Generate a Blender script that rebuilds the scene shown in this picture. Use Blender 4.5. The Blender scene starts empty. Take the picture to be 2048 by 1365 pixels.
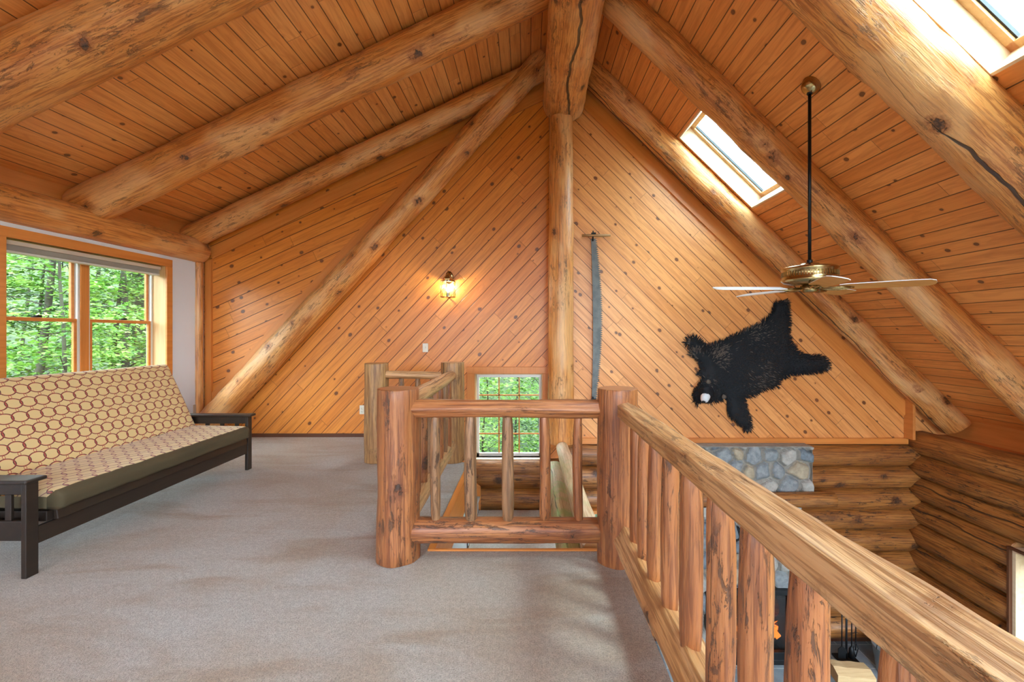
import bpy, math, random
from mathutils import Vector, Matrix, noise
from math import sin, cos, pi, radians, atan2, sqrt

random.seed(7)
D = bpy.data
C = bpy.context.scene.collection
sc = bpy.context.scene

# ------------------------------------------------------------------ camera
CZ = 1.35
cd = D.cameras.new('camera'); cam = D.objects.new('camera', cd); C.objects.link(cam)
cam.location = (0, 0, CZ); cam.rotation_euler = (pi/2, 0, 0)
cd.sensor_width = 36; cd.lens = 16; cd.clip_start = .02; cd.clip_end = 300
cd.shift_x = -(1056-1024)/2048; cd.shift_y = (666-682.5)/2048
sc.camera = cam
# ------------------------------------------------------------------ view
sc.view_settings.view_transform = 'Standard'; sc.view_settings.look = 'None'
sc.view_settings.exposure = 0.36; sc.view_settings.gamma = 1
sc.view_settings.use_curve_mapping = False
sc.cycles.use_denoising = True
sc.cycles.max_bounces = 10; sc.cycles.diffuse_bounces = 6; sc.cycles.glossy_bounces = 4
sc.cycles.transparent_max_bounces = 16; sc.cycles.sample_clamp_indirect = 6
sc.cycles.caustics_reflective = False; sc.cycles.caustics_refractive = False
# ------------------------------------------------------------------ world: bright overcast sky
SKY = 18.5
w = D.worlds.new('sky'); sc.world = w; w.use_nodes = True
nt = w.node_tree; nt.nodes.clear()
wo = nt.nodes.new('ShaderNodeOutputWorld'); bg = nt.nodes.new('ShaderNodeBackground')
tc = nt.nodes.new('ShaderNodeTexCoord'); sp = nt.nodes.new('ShaderNodeSeparateXYZ')
rp = nt.nodes.new('ShaderNodeValToRGB')
nt.links.new(tc.outputs['Generated'], sp.inputs[0]); nt.links.new(sp.outputs['Z'], rp.inputs[0])
rp.color_ramp.elements[0].color = (.68, .82, .92, 1); rp.color_ramp.elements[0].position = .0
rp.color_ramp.elements[1].color = (.84, 1, 1.22, 1); rp.color_ramp.elements[1].position = .45
nt.links.new(rp.outputs[0], bg.inputs[0]); bg.inputs[1].default_value = SKY
nt.links.new(bg.outputs[0], wo.inputs[0])
# ------------------------------------------------------------------ sun: soft, high, from the right
SUN = 6.0
sd = D.lights.new('sun', 'SUN'); sd.energy = SUN; sd.angle = radians(12); sd.color = (.93, .98, 1)
so = D.objects.new('sun', sd); C.objects.link(so)
so.rotation_euler = Vector((-.44, .35, -.76)).to_track_quat('-Z', 'Y').to_euler()

def portal(name, loc, normal, sx, sy):
    l = D.lights.new(name, 'AREA'); l.shape = 'RECTANGLE'; l.size = sx; l.size_y = sy
    l.cycles.is_portal = True
    o = D.objects.new(name, l); C.objects.link(o); o.location = loc
    o.rotation_euler = Vector(normal).to_track_quat('-Z', 'Y').to_euler()
    return o

# ------------------------------------------------------------------ helpers
WL = {}
def tag(o, label=None, cat=None, group=None, kind=None):
    if label: o['label'] = label
    if cat: o['category'] = cat
    if group: o['group'] = group
    if kind: o['kind'] = kind
    return o
def place(o, loc, parent):
    WL[o.name] = Vector(loc)
    C.objects.link(o)
    if parent:
        o.parent = parent; o.location = Vector(loc) - WL[parent.name]
    else:
        o.location = loc
def empty(name, loc, label=None, cat=None, group=None, kind=None):
    o = D.objects.new(name, None); o.empty_display_size = .1
    place(o, loc, None); return tag(o, label, cat, group, kind)

class MB:
    def __init__(s): s.v = []; s.f = []; s.m = []; s.sm = []; s.uv = {}
    def face(s, idx, mat=0, smooth=False, uv=None):
        if uv: s.uv[len(s.f)] = uv
        s.f.append(tuple(idx)); s.m.append(mat); s.sm.append(smooth)
    def box(s, x0, x1, y0, y1, z0, z1, mat=0, M=None, bevel=0):
        P = [(x0,y0,z0),(x1,y0,z0),(x1,y1,z0),(x0,y1,z0),(x0,y0,z1),(x1,y0,z1),(x1,y1,z1),(x0,y1,z1)]
        if M is not None: P = [tuple(M @ Vector(p)) for p in P]
        b = len(s.v); s.v += P
        for q in ((3,2,1,0),(4,5,6,7),(0,1,5,4),(1,2,6,5),(2,3,7,6),(3,0,4,7)): s.face([b+i for i in q], mat)
        return s
    def prism(s, poly, y0, y1, mat=0, axis='y'):
        """poly of (a,b) extruded; axis y: (a,*,b); axis x: (*,a,b); axis z: (a,b,*)"""
        def P(a, b, t): return (a, t, b) if axis == 'y' else ((t, a, b) if axis == 'x' else (a, b, t))
        b = len(s.v); n = len(poly)
        s.v += [P(a, c, y0) for a, c in poly] + [P(a, c, y1) for a, c in poly]
        s.face([b+i for i in range(n)], mat); s.face([b+n+i for i in reversed(range(n))], mat)
        for i in range(n):
            j = (i+1) % n; s.face([b+j, b+i, b+n+i, b+n+j], mat)
        return s
    def tube(s, pts, rad, seg=10, mat=0, cap=True):
        n = len(pts); pts = [Vector(p) for p in pts]
        if not hasattr(rad, '__len__'): rad = [rad]*n
        b = len(s.v); up = None
        for i, p in enumerate(pts):
            t = (pts[min(i+1, n-1)] - pts[max(i-1, 0)]).normalized()
            if up is None: up = t.orthogonal().normalized()
            up = (up - t*up.dot(t)).normalized(); sd_ = t.cross(up)
            for k in range(seg):
                a = 2*pi*k/seg; s.v.append(tuple(p + (up*cos(a) + sd_*sin(a))*rad[i]))
        for i in range(n-1):
            for k in range(seg):
                k2 = (k+1) % seg
                s.face([b+i*seg+k, b+i*seg+k2, b+(i+1)*seg+k2, b+(i+1)*seg+k], mat, True)
        if cap:
            s.face([b+k for k in reversed(range(seg))], mat); s.face([b+(n-1)*seg+k for k in range(seg)], mat)
        return s
    def lathe(s, prof, c=(0,0,0), seg=32, mat=0, smooth=True):
        b = len(s.v); n = len(prof)
        for r, z in prof:
            for k in range(seg):
                a = 2*pi*k/seg; s.v.append((c[0]+r*cos(a), c[1]+r*sin(a), c[2]+z))
        for i in range(n-1):
            for k in range(seg):
                k2 = (k+1) % seg
                s.face([b+i*seg+k, b+i*seg+k2, b+(i+1)*seg+k2, b+(i+1)*seg+k], mat, smooth)
        return s
    def ball(s, c, r, sub=2, mat=0, scale=(1,1,1), amp=0, seed=0):
        seg, rg = 8*sub, 5*sub; b = len(s.v)
        for i in range(rg+1):
            th = pi*i/rg
            for k in range(seg):
                a = 2*pi*k/seg; d = Vector((sin(th)*cos(a), sin(th)*sin(a), cos(th)))
                q = 1 + amp*noise.noise(d*1.7 + Vector((seed, seed*.3, 0)))
                s.v.append((c[0]+d.x*r*q*scale[0], c[1]+d.y*r*q*scale[1], c[2]+d.z*r*q*scale[2]))
        for i in range(rg):
            for k in range(seg):
                k2 = (k+1) % seg
                s.face([b+i*seg+k, b+(i+1)*seg+k, b+(i+1)*seg+k2, b+i*seg+k2], mat, True)
        return s
    def build(s, name, mats, parent=None, origin=None):
        if not isinstance(mats, (list, tuple)): mats = [mats]
        if origin is None:
            xs = [p[0] for p in s.v]; ys = [p[1] for p in s.v]; zs = [p[2] for p in s.v]
            origin = ((min(xs)+max(xs))/2, (min(ys)+max(ys))/2, min(zs))
        ox, oy, oz = origin
        me = D.meshes.new(name)
        me.from_pydata([(p[0]-ox, p[1]-oy, p[2]-oz) for p in s.v], [], s.f)
        for m in mats: me.materials.append(m)
        me.polygons.foreach_set('material_index', s.m); me.polygons.foreach_set('use_smooth', s.sm)
        if s.uv:
            ul = me.uv_layers.new(name='UVMap')
            for fi, uvs in s.uv.items():
                p = me.polygons[fi]
                for li, q in zip(p.loop_indices, uvs): ul.data[li].uv = q
        me.update()
        o = D.objects.new(name, me); place(o, origin, parent)
        return o
def bevel(o, w=.004, seg=2):
    m = o.modifiers.new('bevel', 'BEVEL'); m.width = w; m.segments = seg; m.limit_method = 'ANGLE'; return o

def log(name, p0, p1, r0, r1, mats, parent=None, seed=0, amp=.06, seg=28, step=.06, facet=0, waist=0, bend=0, ends=.012, knots=0, roll=0):
    """a peeled log from p0 to p1, built along its own Z axis"""
    p0 = Vector(p0); p1 = Vector(p1); L = (p1-p0).length; rng = random.Random(seed)
    mb = MB(); n = max(4, int(L/step))
    kn = [(rng.uniform(.1, .9)*L, rng.uniform(0, 2*pi), rng.uniform(.04, .07), rng.uniform(.02, .05)) for _ in range(knots)]
    bx, by = rng.uniform(-1, 1), rng.uniform(-1, 1)
    zs = [0, ends*.35, ends] + [ends + (L-2*ends)*i/n for i in range(1, n)] + [L-ends, L-ends*.35, L]
    rows = len(zs)
    for i, z in enumerate(zs):
        t = z/L; R = r0 + (r1-r0)*t
        e = {0: ends*1.0, 1: ends*.3, rows-1: ends*1.0, rows-2: ends*.3}.get(i, 0)
        if waist: R *= 1 - waist*(abs(2*t-1)**6)
        cx = bend*bx*sin(pi*t); cy = bend*by*sin(pi*t)
        for k in range(seg):
            a = 2*pi*k/seg
            q = 1 + amp*1.4*noise.noise(Vector((cos(a)*1.1+seed*3.1, sin(a)*1.1, z*1.5))) + amp*.9*noise.noise(Vector((cos(a)*2.6, sin(a)*2.6+seed, z*5))) + amp*.3*noise.noise(Vector((cos(a)*6, sin(a)*6+seed, z*14)))
            if facet:
                w_ = 2*pi/facet; aa = (a + .35*noise.noise(Vector((z*1.2, seed, 0)))) % w_
                q *= 1 + 1.15*(cos(pi/facet)/cos(aa - w_/2) - 1) + .03
            rr = R*q - e
            for (kz, ka, ks, kh) in kn:
                da = (a-ka+pi) % (2*pi) - pi; dd = (z-kz)**2 + (da*R)**2
                rr += kh*R*2*math.exp(-dd/(ks*ks))
            mb.v.append((cx+rr*cos(a), cy+rr*sin(a), z))
    for i in range(rows-1):
        for k in range(seg):
            k2 = (k+1) % seg
            mb.face([i*seg+k, i*seg+k2, (i+1)*seg+k2, (i+1)*seg+k], 0, True)
    mb.face([k for k in reversed(range(seg))], 1); mb.face([(rows-1)*seg+k for k in range(seg)], 1)
    o = mb.build(name, mats, parent, origin=(0,0,0))
    WL[o.name] = p0
    o.location = p0 - (WL[parent.name] if parent else Vector())
    o.rotation_euler = ((p1-p0).to_track_quat('Z', 'Y') @ Matrix.Rotation(roll, 3, 'Z').to_quaternion()).to_euler()
    return o

# ------------------------------------------------------------------ materials
class N:
    """small node-graph helper"""
    def __init__(s, name):
        s.mat = D.materials.new(name); s.mat.use_nodes = True; s.t = s.mat.node_tree
        s.b = s.t.nodes['Principled BSDF']; s.out = s.t.nodes['Material Output']
    def n(s, kind, **kw):
        x = s.t.nodes.new('ShaderNode'+kind)
        for k, v in kw.items(): setattr(x, k, v)
        return x
    def l(s, a, b): s.t.links.new(a, b)
    def put(s, sock, v):
        if isinstance(v, bpy.types.NodeSocket): s.l(v, sock)
        elif v is not None: sock.default_value = v
    def math(s, op, a, b=None, c=None, clamp=False):
        x = s.n('Math', operation=op, use_clamp=clamp); s.put(x.inputs[0], a)
        if b is not None: s.put(x.inputs[1], b)
        if c is not None: s.put(x.inputs[2], c)
        return x.outputs[0]
    def vec(s, a, b, c):
        x = s.n('CombineXYZ'); s.put(x.inputs[0], a); s.put(x.inputs[1], b); s.put(x.inputs[2], c); return x.outputs[0]
    def dot(s, v, d):
        x = s.n('VectorMath', operation='DOT_PRODUCT'); s.l(v, x.inputs[0]); x.inputs[1].default_value = d; return x.outputs['Value']
    def noise(s, v, scale=1, detail=3, rough=.5, dist=0):
        x = s.n('TexNoise'); s.l(v, x.inputs['Vector']); x.inputs['Scale'].default_value = scale
        x.inputs['Detail'].default_value = detail; x.inputs['Roughness'].default_value = rough; x.inputs['Distortion'].default_value = dist
        return x.outputs[0]
    def ramp(s, v, p0, p1, lo=0., hi=1.):
        x = s.n('MapRange'); x.interpolation_type = 'SMOOTHSTEP'; s.put(x.inputs[0], v)
        x.inputs[1].default_value = p0; x.inputs[2].default_value = p1; x.inputs[3].default_value = lo; x.inputs[4].default_value = hi
        return x.outputs[0]
    def mix(s, f, a, b, mode='MIX'):
        x = s.n('Mix', data_type='RGBA', blend_type=mode); s.put(x.inputs[0], f)
        for i, v in ((6, a), (7, b)):
            if isinstance(v, tuple) and len(v) == 3: v = v + (1,)
            s.put(x.inputs[i], v)
        return x.outputs[2]
    def white(s, v, dim='1D'):
        x = s.n('TexWhiteNoise', noise_dimensions=dim)
        s.l(v, x.inputs['W'] if dim == '1D' else x.inputs['Vector']); return x.outputs['Value']
    def obj(s): return s.n('TexCoord').outputs['Object']
    def bump(s, h, strength=.3, dist=.01, normal=None):
        x = s.n('Bump'); x.inputs['Strength'].default_value = strength; x.inputs['Distance'].default_value = dist
        s.l(h, x.inputs['Height'])
        if normal is not None: s.l(normal, x.inputs['Normal'])
        s.l(x.outputs[0], s.b.inputs['Normal']); return x.outputs[0]
    def col(s, v): s.put(s.b.inputs['Base Color'], v + (1,) if isinstance(v, tuple) and len(v) == 3 else v)
    def rough(s, v): s.put(s.b.inputs['Roughness'], v)

def plain(name, col, rough=.5, metal=0, spec=.5, emit=None, es=0, coat=0):
    m = N(name); m.col(col); m.rough(rough); m.b.inputs['Metallic'].default_value = metal
    m.b.inputs['Specular IOR Level'].default_value = spec
    if coat: m.b.inputs['Coat Weight'].default_value = coat
    if emit: m.b.inputs['Emission Color'].default_value = emit + (1,); m.b.inputs['Emission Strength'].default_value = es
    return m.mat

def boards(name, nv, tv, width, c0, c1, c2, length=2.6, rough=.38, knot=(.10, .03, .012), ksc=5.0, kthr=.40, groove=.026, seed=0.):
    m = N(name); P = m.obj()
    across = m.dot(P, nv); along = m.dot(P, tv)
    a = m.math('ADD', m.math('DIVIDE', across, width), 200.37 + seed)
    idx = m.math('FLOOR', a); fr = m.math('FRACT', a)
    r1 = m.white(idx)
    b = m.math('ADD', m.math('DIVIDE', along, length), m.math('MULTIPLY', r1, 37.7))
    bi = m.math('FLOOR', b); bf = m.math('FRACT', b)
    r2 = m.white(m.vec(idx, bi, 3.3), '3D')
    off = m.math('MULTIPLY', r2, 91.)
    gv = m.vec(m.math('MULTIPLY', across, 26), m.math('MULTIPLY', along, 1.6), off)
    g = m.noise(gv, 1, 4, .6, .6)
    cv = m.vec(m.math('MULTIPLY', across, 10), m.math('MULTIPLY', along, .9), off)
    wv = m.math('SINE', m.math('MULTIPLY', m.noise(cv, 1, 1, .5, .3), 60))
    base = m.mix(r2, c0, c1)
    base = m.mix(m.ramp(g, .40, .70, 0, .50), base, c2)
    base = m.mix(m.ramp(wv, .1, 1, 0, .20), base, c2)
    # knots
    kv = m.vec(m.math('MULTIPLY', across, ksc), m.math('ADD', m.math('MULTIPLY', along, ksc*.8), m.math('MULTIPLY', r1, 71)), 0.)
    vo = m.n('TexVoronoi', voronoi_dimensions='2D', feature='F1'); m.l(kv, vo.inputs['Vector']); vo.inputs['Scale'].default_value = 1
    cr = m.n('SeparateColor'); m.l(vo.outputs['Color'], cr.inputs[0])
    size = m.math('MULTIPLY', m.ramp(cr.outputs[0], kthr, 1., 0, 1), .105)
    kd = m.math('ADD', vo.outputs['Distance'], m.math('MULTIPLY', m.math('SUBTRACT', m.noise(P, 30, 2), .5), .02))
    core = m.math('LESS_THAN', kd, size)
    halo = m.math('MULTIPLY', m.ramp(m.math('SUBTRACT', kd, size), 0, .07, 1, 0), m.math('GREATER_THAN', cr.outputs[0], kthr+.06))
    base = m.mix(m.math('MULTIPLY', halo, .45), base, c2)
    base = m.mix(m.math('MULTIPLY', core, .85), base, knot)
    e = m.math('MINIMUM', fr, m.math('SUBTRACT', 1., fr))
    gr = m.ramp(e, groove*.45, groove*1.6, 1, 0)
    e2 = m.math('MULTIPLY', m.math('MINIMUM', bf, m.math('SUBTRACT', 1., bf)), length)
    gr2 = m.ramp(e2, .0008, .003, .55, 0)
    gg = m.math('MAXIMUM', gr, gr2)
    base = m.mix(m.math('MULTIPLY', gg, .9), base, (.04, .012, .004))
    m.b.inputs['Coat Weight'].default_value = .18; m.b.inputs['Coat Roughness'].default_value = .3
    m.col(base); m.rough(m.ramp(g, 0, 1, rough-.06, rough+.12))
    h = m.math('SUBTRACT', m.math('MULTIPLY', g, .10), gg)
    m.bump(h, .55, .006)
    return m.mat

def logwood(name, c0, c1, c2, dark=(.035, .014, .006), rough=.42, fleck=.6, crack=.9, rings=False, kn=.62, pale=None, moss=0):
    m = N(name); P = m.obj(); oi = m.n('ObjectInfo').outputs['Random']
    s_ = m.n('SeparateXYZ'); m.l(P, s_.inputs[0]); X, Y, Z = s_.outputs
    off = m.math('MULTIPLY', oi, 50.)
    Xo = m.math('ADD', X, off)
    v1 = m.vec(m.math('MULTIPLY', Xo, 9), m.math('MULTIPLY', Y, 9), m.math('MULTIPLY', Z, .9))
    g = m.noise(v1, 1, 4, .6, .8)
    v2 = m.vec(m.math('MULTIPLY', Xo, 70), m.math('MULTIPLY', Y, 70), m.math('MULTIPLY', Z, 2.6))
    f = m.noise(v2, 1, 3, .7, .3)
    v3 = m.vec(m.math('MULTIPLY', Xo, 30), m.math('MULTIPLY', Y, 30), m.math('MULTIPLY', Z, 7))
    fl = m.noise(v3, 1, 5, .8, .5)
    base = m.mix(m.math('MULTIPLY', oi, .5), c0, c1)
    base = m.mix(m.ramp(g, .42, .60, 0, .9), base, c1)
    base = m.mix(m.ramp(f, .45, .60, 0, .75), base, c2)
    patch = m.noise(m.vec(m.math('MULTIPLY', Xo, 2.5), m.math('MULTIPLY', Y, 2.5), m.math('MULTIPLY', Z, 1.1)), 1, 3)
    if pale: base = m.mix(m.ramp(patch, .5, .62, 0, .55), base, pale)
    p2 = m.noise(m.vec(m.math('MULTIPLY', Xo, 4), m.math('MULTIPLY', Y, 4), m.math('MULTIPLY', Z, 1.6)), 1, 2)
    fm = m.math('MULTIPLY', m.ramp(fl, .545, .60, 0, fleck), m.ramp(p2, .44, .58, .04, 1))
    base = m.mix(fm, base, dark)
    # knots
    vo = m.n('TexVoronoi', feature='F1'); m.l(m.vec(m.math('MULTIPLY', Xo, 2.6), m.math('MULTIPLY', Y, 2.6), m.math('MULTIPLY', Z, 1.9)), vo.inputs['Vector']); vo.inputs['Scale'].default_value = 1.9
    cr = m.n('SeparateColor'); m.l(vo.outputs['Color'], cr.inputs[0])
    n1 = m.math('SUBTRACT', m.noise(P, 9, 3, .6), .5); n2 = m.math('SUBTRACT', m.noise(P, 34, 4, .75), .5)
    kd = m.math('ADD', vo.outputs['Distance'], m.math('ADD', m.math('MULTIPLY', n1, .45), m.math('MULTIPLY', n2, .42)))
    has = m.math('GREATER_THAN', cr.outputs[0], kn)
    size = m.ramp(cr.outputs[0], kn, 1., .0, .20)
    core = m.math('MULTIPLY', m.ramp(m.math('SUBTRACT', kd, size), -.03, .02, 1, 0), has)
    halo = m.math('MULTIPLY', m.ramp(m.math('SUBTRACT', kd, size), 0, .22, .75, 0), has)
    base = m.mix(halo, base, c2); base = m.mix(m.math('MULTIPLY', core, m.ramp(n2, -.12, .12, .95, .45)), base, dark)
    # drying crack along the log
    ang = m.math('ARCTAN2', Y, X)
    wob = m.math('MULTIPLY', m.math('SUBTRACT', m.noise(m.vec(off, 0., m.math('MULTIPLY', Z, 1.3)), 1, 3), .5), 1.3)
    tgt = m.math('ADD', m.math('MULTIPLY', m.math('SUBTRACT', oi, .5), 4.6), wob)
    da = m.math('ABSOLUTE', m.math('SUBTRACT', ang, tgt))
    len_ = m.noise(m.vec(off, 7., m.math('MULTIPLY', Z, .5)), 1, 1)
    cw = m.math('MULTIPLY', m.ramp(len_, .34, .45, 0, 1), .05)
    ck = m.ramp(m.math('SUBTRACT', da, cw), -.012, .012, crack, 0)
    base = m.mix(ck, base, (.02, .009, .004))
    if moss:
        mo = m.ramp(m.noise(P, 3.5, 5, .7), .42, .6, 0, moss)
        base = m.mix(mo, base, (.33, .42, .17))
    m.b.inputs['Coat Weight'].default_value = .25; m.b.inputs['Coat Roughness'].default_value = .32
    m.col(base); m.rough(m.ramp(g, 0, 1, rough-.1, rough+.15))
    h = m.math('SUBTRACT', m.math('ADD', m.math('MULTIPLY', f, .35), m.math('MULTIPLY', g, .8)), m.math('ADD', m.math('MULTIPLY', ck, 1.2), m.math('MULTIPLY', m.math('ADD', fm, core), .35)))
    m.bump(h, .75, .018)
    return m.mat

def endgrain(name, c0, c1):
    m = N(name); P = m.obj(); s_ = m.n('SeparateXYZ'); m.l(P, s_.inputs[0]); X, Y, Z = s_.outputs
    r = m.math('SQRT', m.math('ADD', m.math('POWER', X, 2), m.math('POWER', Y, 2)))
    r = m.math('ADD', r, m.math('MULTIPLY', m.noise(P, 12, 2), .012))
    wv = m.math('SINE', m.math('MULTIPLY', r, 900))
    m.col(m.mix(m.ramp(wv, -1, 1, 0, .5), c0, c1)); m.rough(.55); return m.mat

def grainy(name, c0, c1, axis='Z', sc_=30, rough=.45, amt=.6):
    m = N(name); P = m.obj(); s_ = m.n('SeparateXYZ'); m.l(P, s_.inputs[0])
    k = {'X': (1.2, sc_, sc_), 'Y': (sc_, 1.2, sc_), 'Z': (sc_, sc_, 1.2)}[axis]
    v = m.vec(*[m.math('MULTIPLY', s_.outputs[i], k[i]) for i in range(3)])
    g = m.noise(v, 1, 4, .6, .5)
    m.col(m.mix(m.ramp(g, .35, .7, 0, amt), c0, c1)); m.rough(rough); m.bump(g, .15, .003); return m.mat

M = {}
PINE0, PINE1, PINE2 = (.78, .285, .046), (.68, .215, .028), (.42, .100, .010)
s45 = sqrt(.5)
def nrm(a, b): L = sqrt(a*a+b*b); return a/L, b/L
# gable wall panels: across / along vectors lie in the wall plane
na, nb = nrm(-.45, 1); M['wall_a'] = boards('knotty_pine_shallow', (na, 0, nb), (nb, 0, -na), .148, PINE0, PINE1, PINE2)
na, nb = nrm(-1.06, 1); M['wall_b'] = boards('knotty_pine_rising', (na, 0, nb), (nb, 0, -na), .138, PINE0, PINE1, PINE2, seed=3.3)
na, nb = nrm(1.0, 1); M['wall_c'] = boards('knotty_pine_falling', (na, 0, nb), (nb, 0, -na), .136, (.80, .36, .12), (.70, .27, .070), (.46, .135, .022), seed=7.1)
na, nb = nrm(1, .481); M['ceil_l'] = boards('ceiling_boards_left', (na, 0, nb), (0, 1, 0), .135, (.86, .40, .125), (.78, .31, .080), (.50, .150, .028), length=3.1, kthr=.66, ksc=5.2, rough=.33)
na, nb = nrm(1, -.968); M['ceil_r'] = boards('ceiling_boards_right', (na, 0, nb), (0, 1, 0), .140, (.86, .345, .090), (.76, .26, .055), (.48, .130, .020), length=3.1, kthr=.7, ksc=5.2, rough=.38, seed=2.)
M['log'] = logwood('peeled_log', (.76, .35, .10), (.64, .235, .048), (.34, .095, .016), pale=(.82, .47, .20), kn=.56)
M['log_dark'] = logwood('wall_log', (.42, .165, .036), (.30, .098, .016), (.13, .036, .006), rough=.5, fleck=.85, crack=.8)
M['log_red'] = logwood('railing_log', (.40, .150, .046), (.30, .093, .024), (.14, .036, .009), rough=.55, fleck=.75, kn=.6, crack=.6)
M['log_rail'] = logwood('handrail_log', (.62, .355, .165), (.46, .215, .075), (.24, .09, .025), rough=.5, fleck=.5, kn=.55, crack=.8)
M['log_tan'] = logwood('weathered_post', (.50, .27, .10), (.36, .17, .055), (.16, .065, .022), rough=.55, fleck=.85, kn=.6)
M['log_grey'] = logwood('weathered_baluster', (.36, .185, .085), (.25, .115, .045), (.11, .048, .018), rough=.6, fleck=.8, kn=.66)
M['log_moss'] = logwood('mossy_log', (.62, .50, .34), (.52, .40, .24), (.36, .25, .13), rough=.6, moss=.85, fleck=.3)
M['log_lit'] = logwood('lit_log', (.72, .55, .40), (.62, .44, .28), (.45, .28, .15), rough=.5, moss=.3, fleck=.2)  # whitened base colour stands in for bright light on the guard's top rail
M['end'] = endgrain('end_grain', (.50, .26, .10), (.38, .16, .055))
M['end_r'] = endgrain('end_grain_red', (.42, .17, .065), (.34, .12, .042))
M['trim'] = grainy('trim_wood', (.66, .235, .050), (.52, .155, .026), 'Z', 30, .4)
M['trimx'] = grainy('trim_wood_x', (.66, .235, .050), (.52, .155, .026), 'X', 30, .4)
M['trimy'] = grainy('trim_wood_y', (.70, .25, .052), (.54, .165, .028), 'Y', 30, .35)
M['pine_jamb'] = grainy('pine_jamb', (.66, .40, .18), (.52, .27, .10), 'Z', 24, .5)
M['pine_lit'] = grainy('overexposed_pine', (.74, .55, .36), (.62, .42, .24), 'Y', 22, .5)  # ordinary pine, with strong daylight put into its pale colour
M['blocking'] = grainy('blocking_board', (.62, .22, .05), (.48, .15, .028), 'Y', 18, .5)
M['brown'] = plain('dark_brown_trim', (.10, .030, .010), .5)
M['white_wall'] = plain('white_drywall', (.80, .86, .92), .8)
M['blue_white'] = plain('pale_stair_paint', (.62, .70, .76), .7)
M['vinyl'] = plain('vinyl_track', (.72, .72, .68), .5)
M['plate'] = plain('ivory_plastic', (.72, .66, .54), .4)
M['espresso'] = grainy('espresso_wood', (.014, .008, .005), (.026, .014, .008), 'Y', 20, .42, .8)
M['steel_dark'] = plain('black_metal', (.012, .012, .014), .38, .6)
M['iron'] = plain('wrought_iron', (.02, .02, .022), .5, .8)
M['brass'] = plain('antique_brass', (.42, .29, .13), .24, 1)
M['brass_d'] = plain('dark_brass', (.20, .13, .055), .35, 1)
M['blade_w'] = plain('white_blade_top', (.80, .80, .80), .35)
M['blade_o'] = grainy('oak_blade_underside', (.72, .33, .085), (.60, .24, .05), 'X', 30, .5)
M['galv'] = plain('galvanised_steel', (.36, .38, .40), .4, .8)
M['rubber'] = plain('cord_black', (.01, .01, .01), .5)

def glass(name, tint=(.97, 1, .98), gl=.04, frost=0):
    m = N(name); t = m.t; t.nodes.remove(m.b)
    tr = m.n('BsdfTransparent'); tr.inputs[0].default_value = tint + (1,)
    g = m.n('BsdfGlossy'); g.inputs['Roughness'].default_value = .01
    lw = m.n('LayerWeight'); lw.inputs[0].default_value = .5
    fr = m.math('MULTIPLY_ADD', m.math('POWER', lw.outputs['Facing'], 5.), .9, gl)
    mx = m.n('MixShader'); m.l(fr, mx.inputs[0]); m.l(tr.outputs[0], mx.inputs[1]); m.l(g.outputs[0], mx.inputs[2])
    m.l(mx.outputs[0], m.out.inputs[0]); return m.mat
M['glass'] = glass('window_glass', (.86, .90, .86))
M['glass_dark'] = glass('door_glass', (.55, .5, .45))
def skyglass():
    m = N('skylight_glazing'); t = m.t; t.nodes.remove(m.b)
    tr = m.n('BsdfTransparent'); tr.inputs[0].default_value = (.80, .90, .88, 1)
    df = m.n('BsdfTranslucent'); df.inputs[0].default_value = (.8, .86, .84, 1)
    mx = m.n('MixShader'); mx.inputs[0].default_value = .35; m.l(tr.outputs[0], mx.inputs[1]); m.l(df.outputs[0], mx.inputs[2])
    m.l(mx.outputs[0], m.out.inputs[0]); return m.mat
M['skyglass'] = skyglass()

def carpet(name, c0, c1, c2):
    m = N(name); P = m.obj()
    big = m.noise(P, .65, 4, .6, .6); s_ = m.n('SeparateXYZ'); m.l(P, s_.inputs[0])
    tr = m.noise(m.vec(m.math('MULTIPLY', s_.outputs[0], .8), m.math('MULTIPLY', s_.outputs[1], 2.6), 0.), 1.3, 3, .55, .8)
    fine = m.noise(P, 150, 3, .8); mid = m.noise(P, 38, 3, .7)
    b = m.mix(m.ramp(big, .34, .66, 0, 1.), c0, c1)
    b = m.mix(m.ramp(tr, .44, .76, 0, .75), b, c2)
    b = m.mix(m.ramp(fine, .30, .60, .62, 0), b, (.10, .07, .05))
    b = m.mix(m.ramp(mid, .40, .62, .22, 0), b, (.16, .11, .08))
    m.col(b); m.rough(1); m.b.inputs['Specular IOR Level'].default_value = .05
    m.b.inputs['Sheen Weight'].default_value = .25
    m.bump(m.math('ADD', fine, m.math('MULTIPLY', mid, .7)), 1., .012); return m.mat
M['carpet'] = carpet('beige_carpet', (.66, .60, .54), (.58, .44, .33), (.45, .275, .16))

def tile():
    m = N('grey_slate_tile'); P = m.obj()
    br = m.n('TexBrick'); br.offset = .5; m.l(P, br.inputs['Vector']); br.inputs['Scale'].default_value = 1
    br.inputs['Brick Width'].default_value = .42; br.inputs['Row Height'].default_value = .42; br.inputs['Mortar Size'].default_value = .006
    br.inputs['Color1'].default_value = (.20, .24, .27, 1); br.inputs['Color2'].default_value = (.27, .31, .34, 1); br.inputs['Mortar'].default_value = (.5, .52, .52, 1)
    n1 = m.noise(P, 9, 5, .6)
    m.col(m.mix(m.ramp(n1, .4, .7, 0, .5), br.outputs[0], (.13, .15, .16))); m.rough(.4); return m.mat
M['tile'] = tile()

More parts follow.
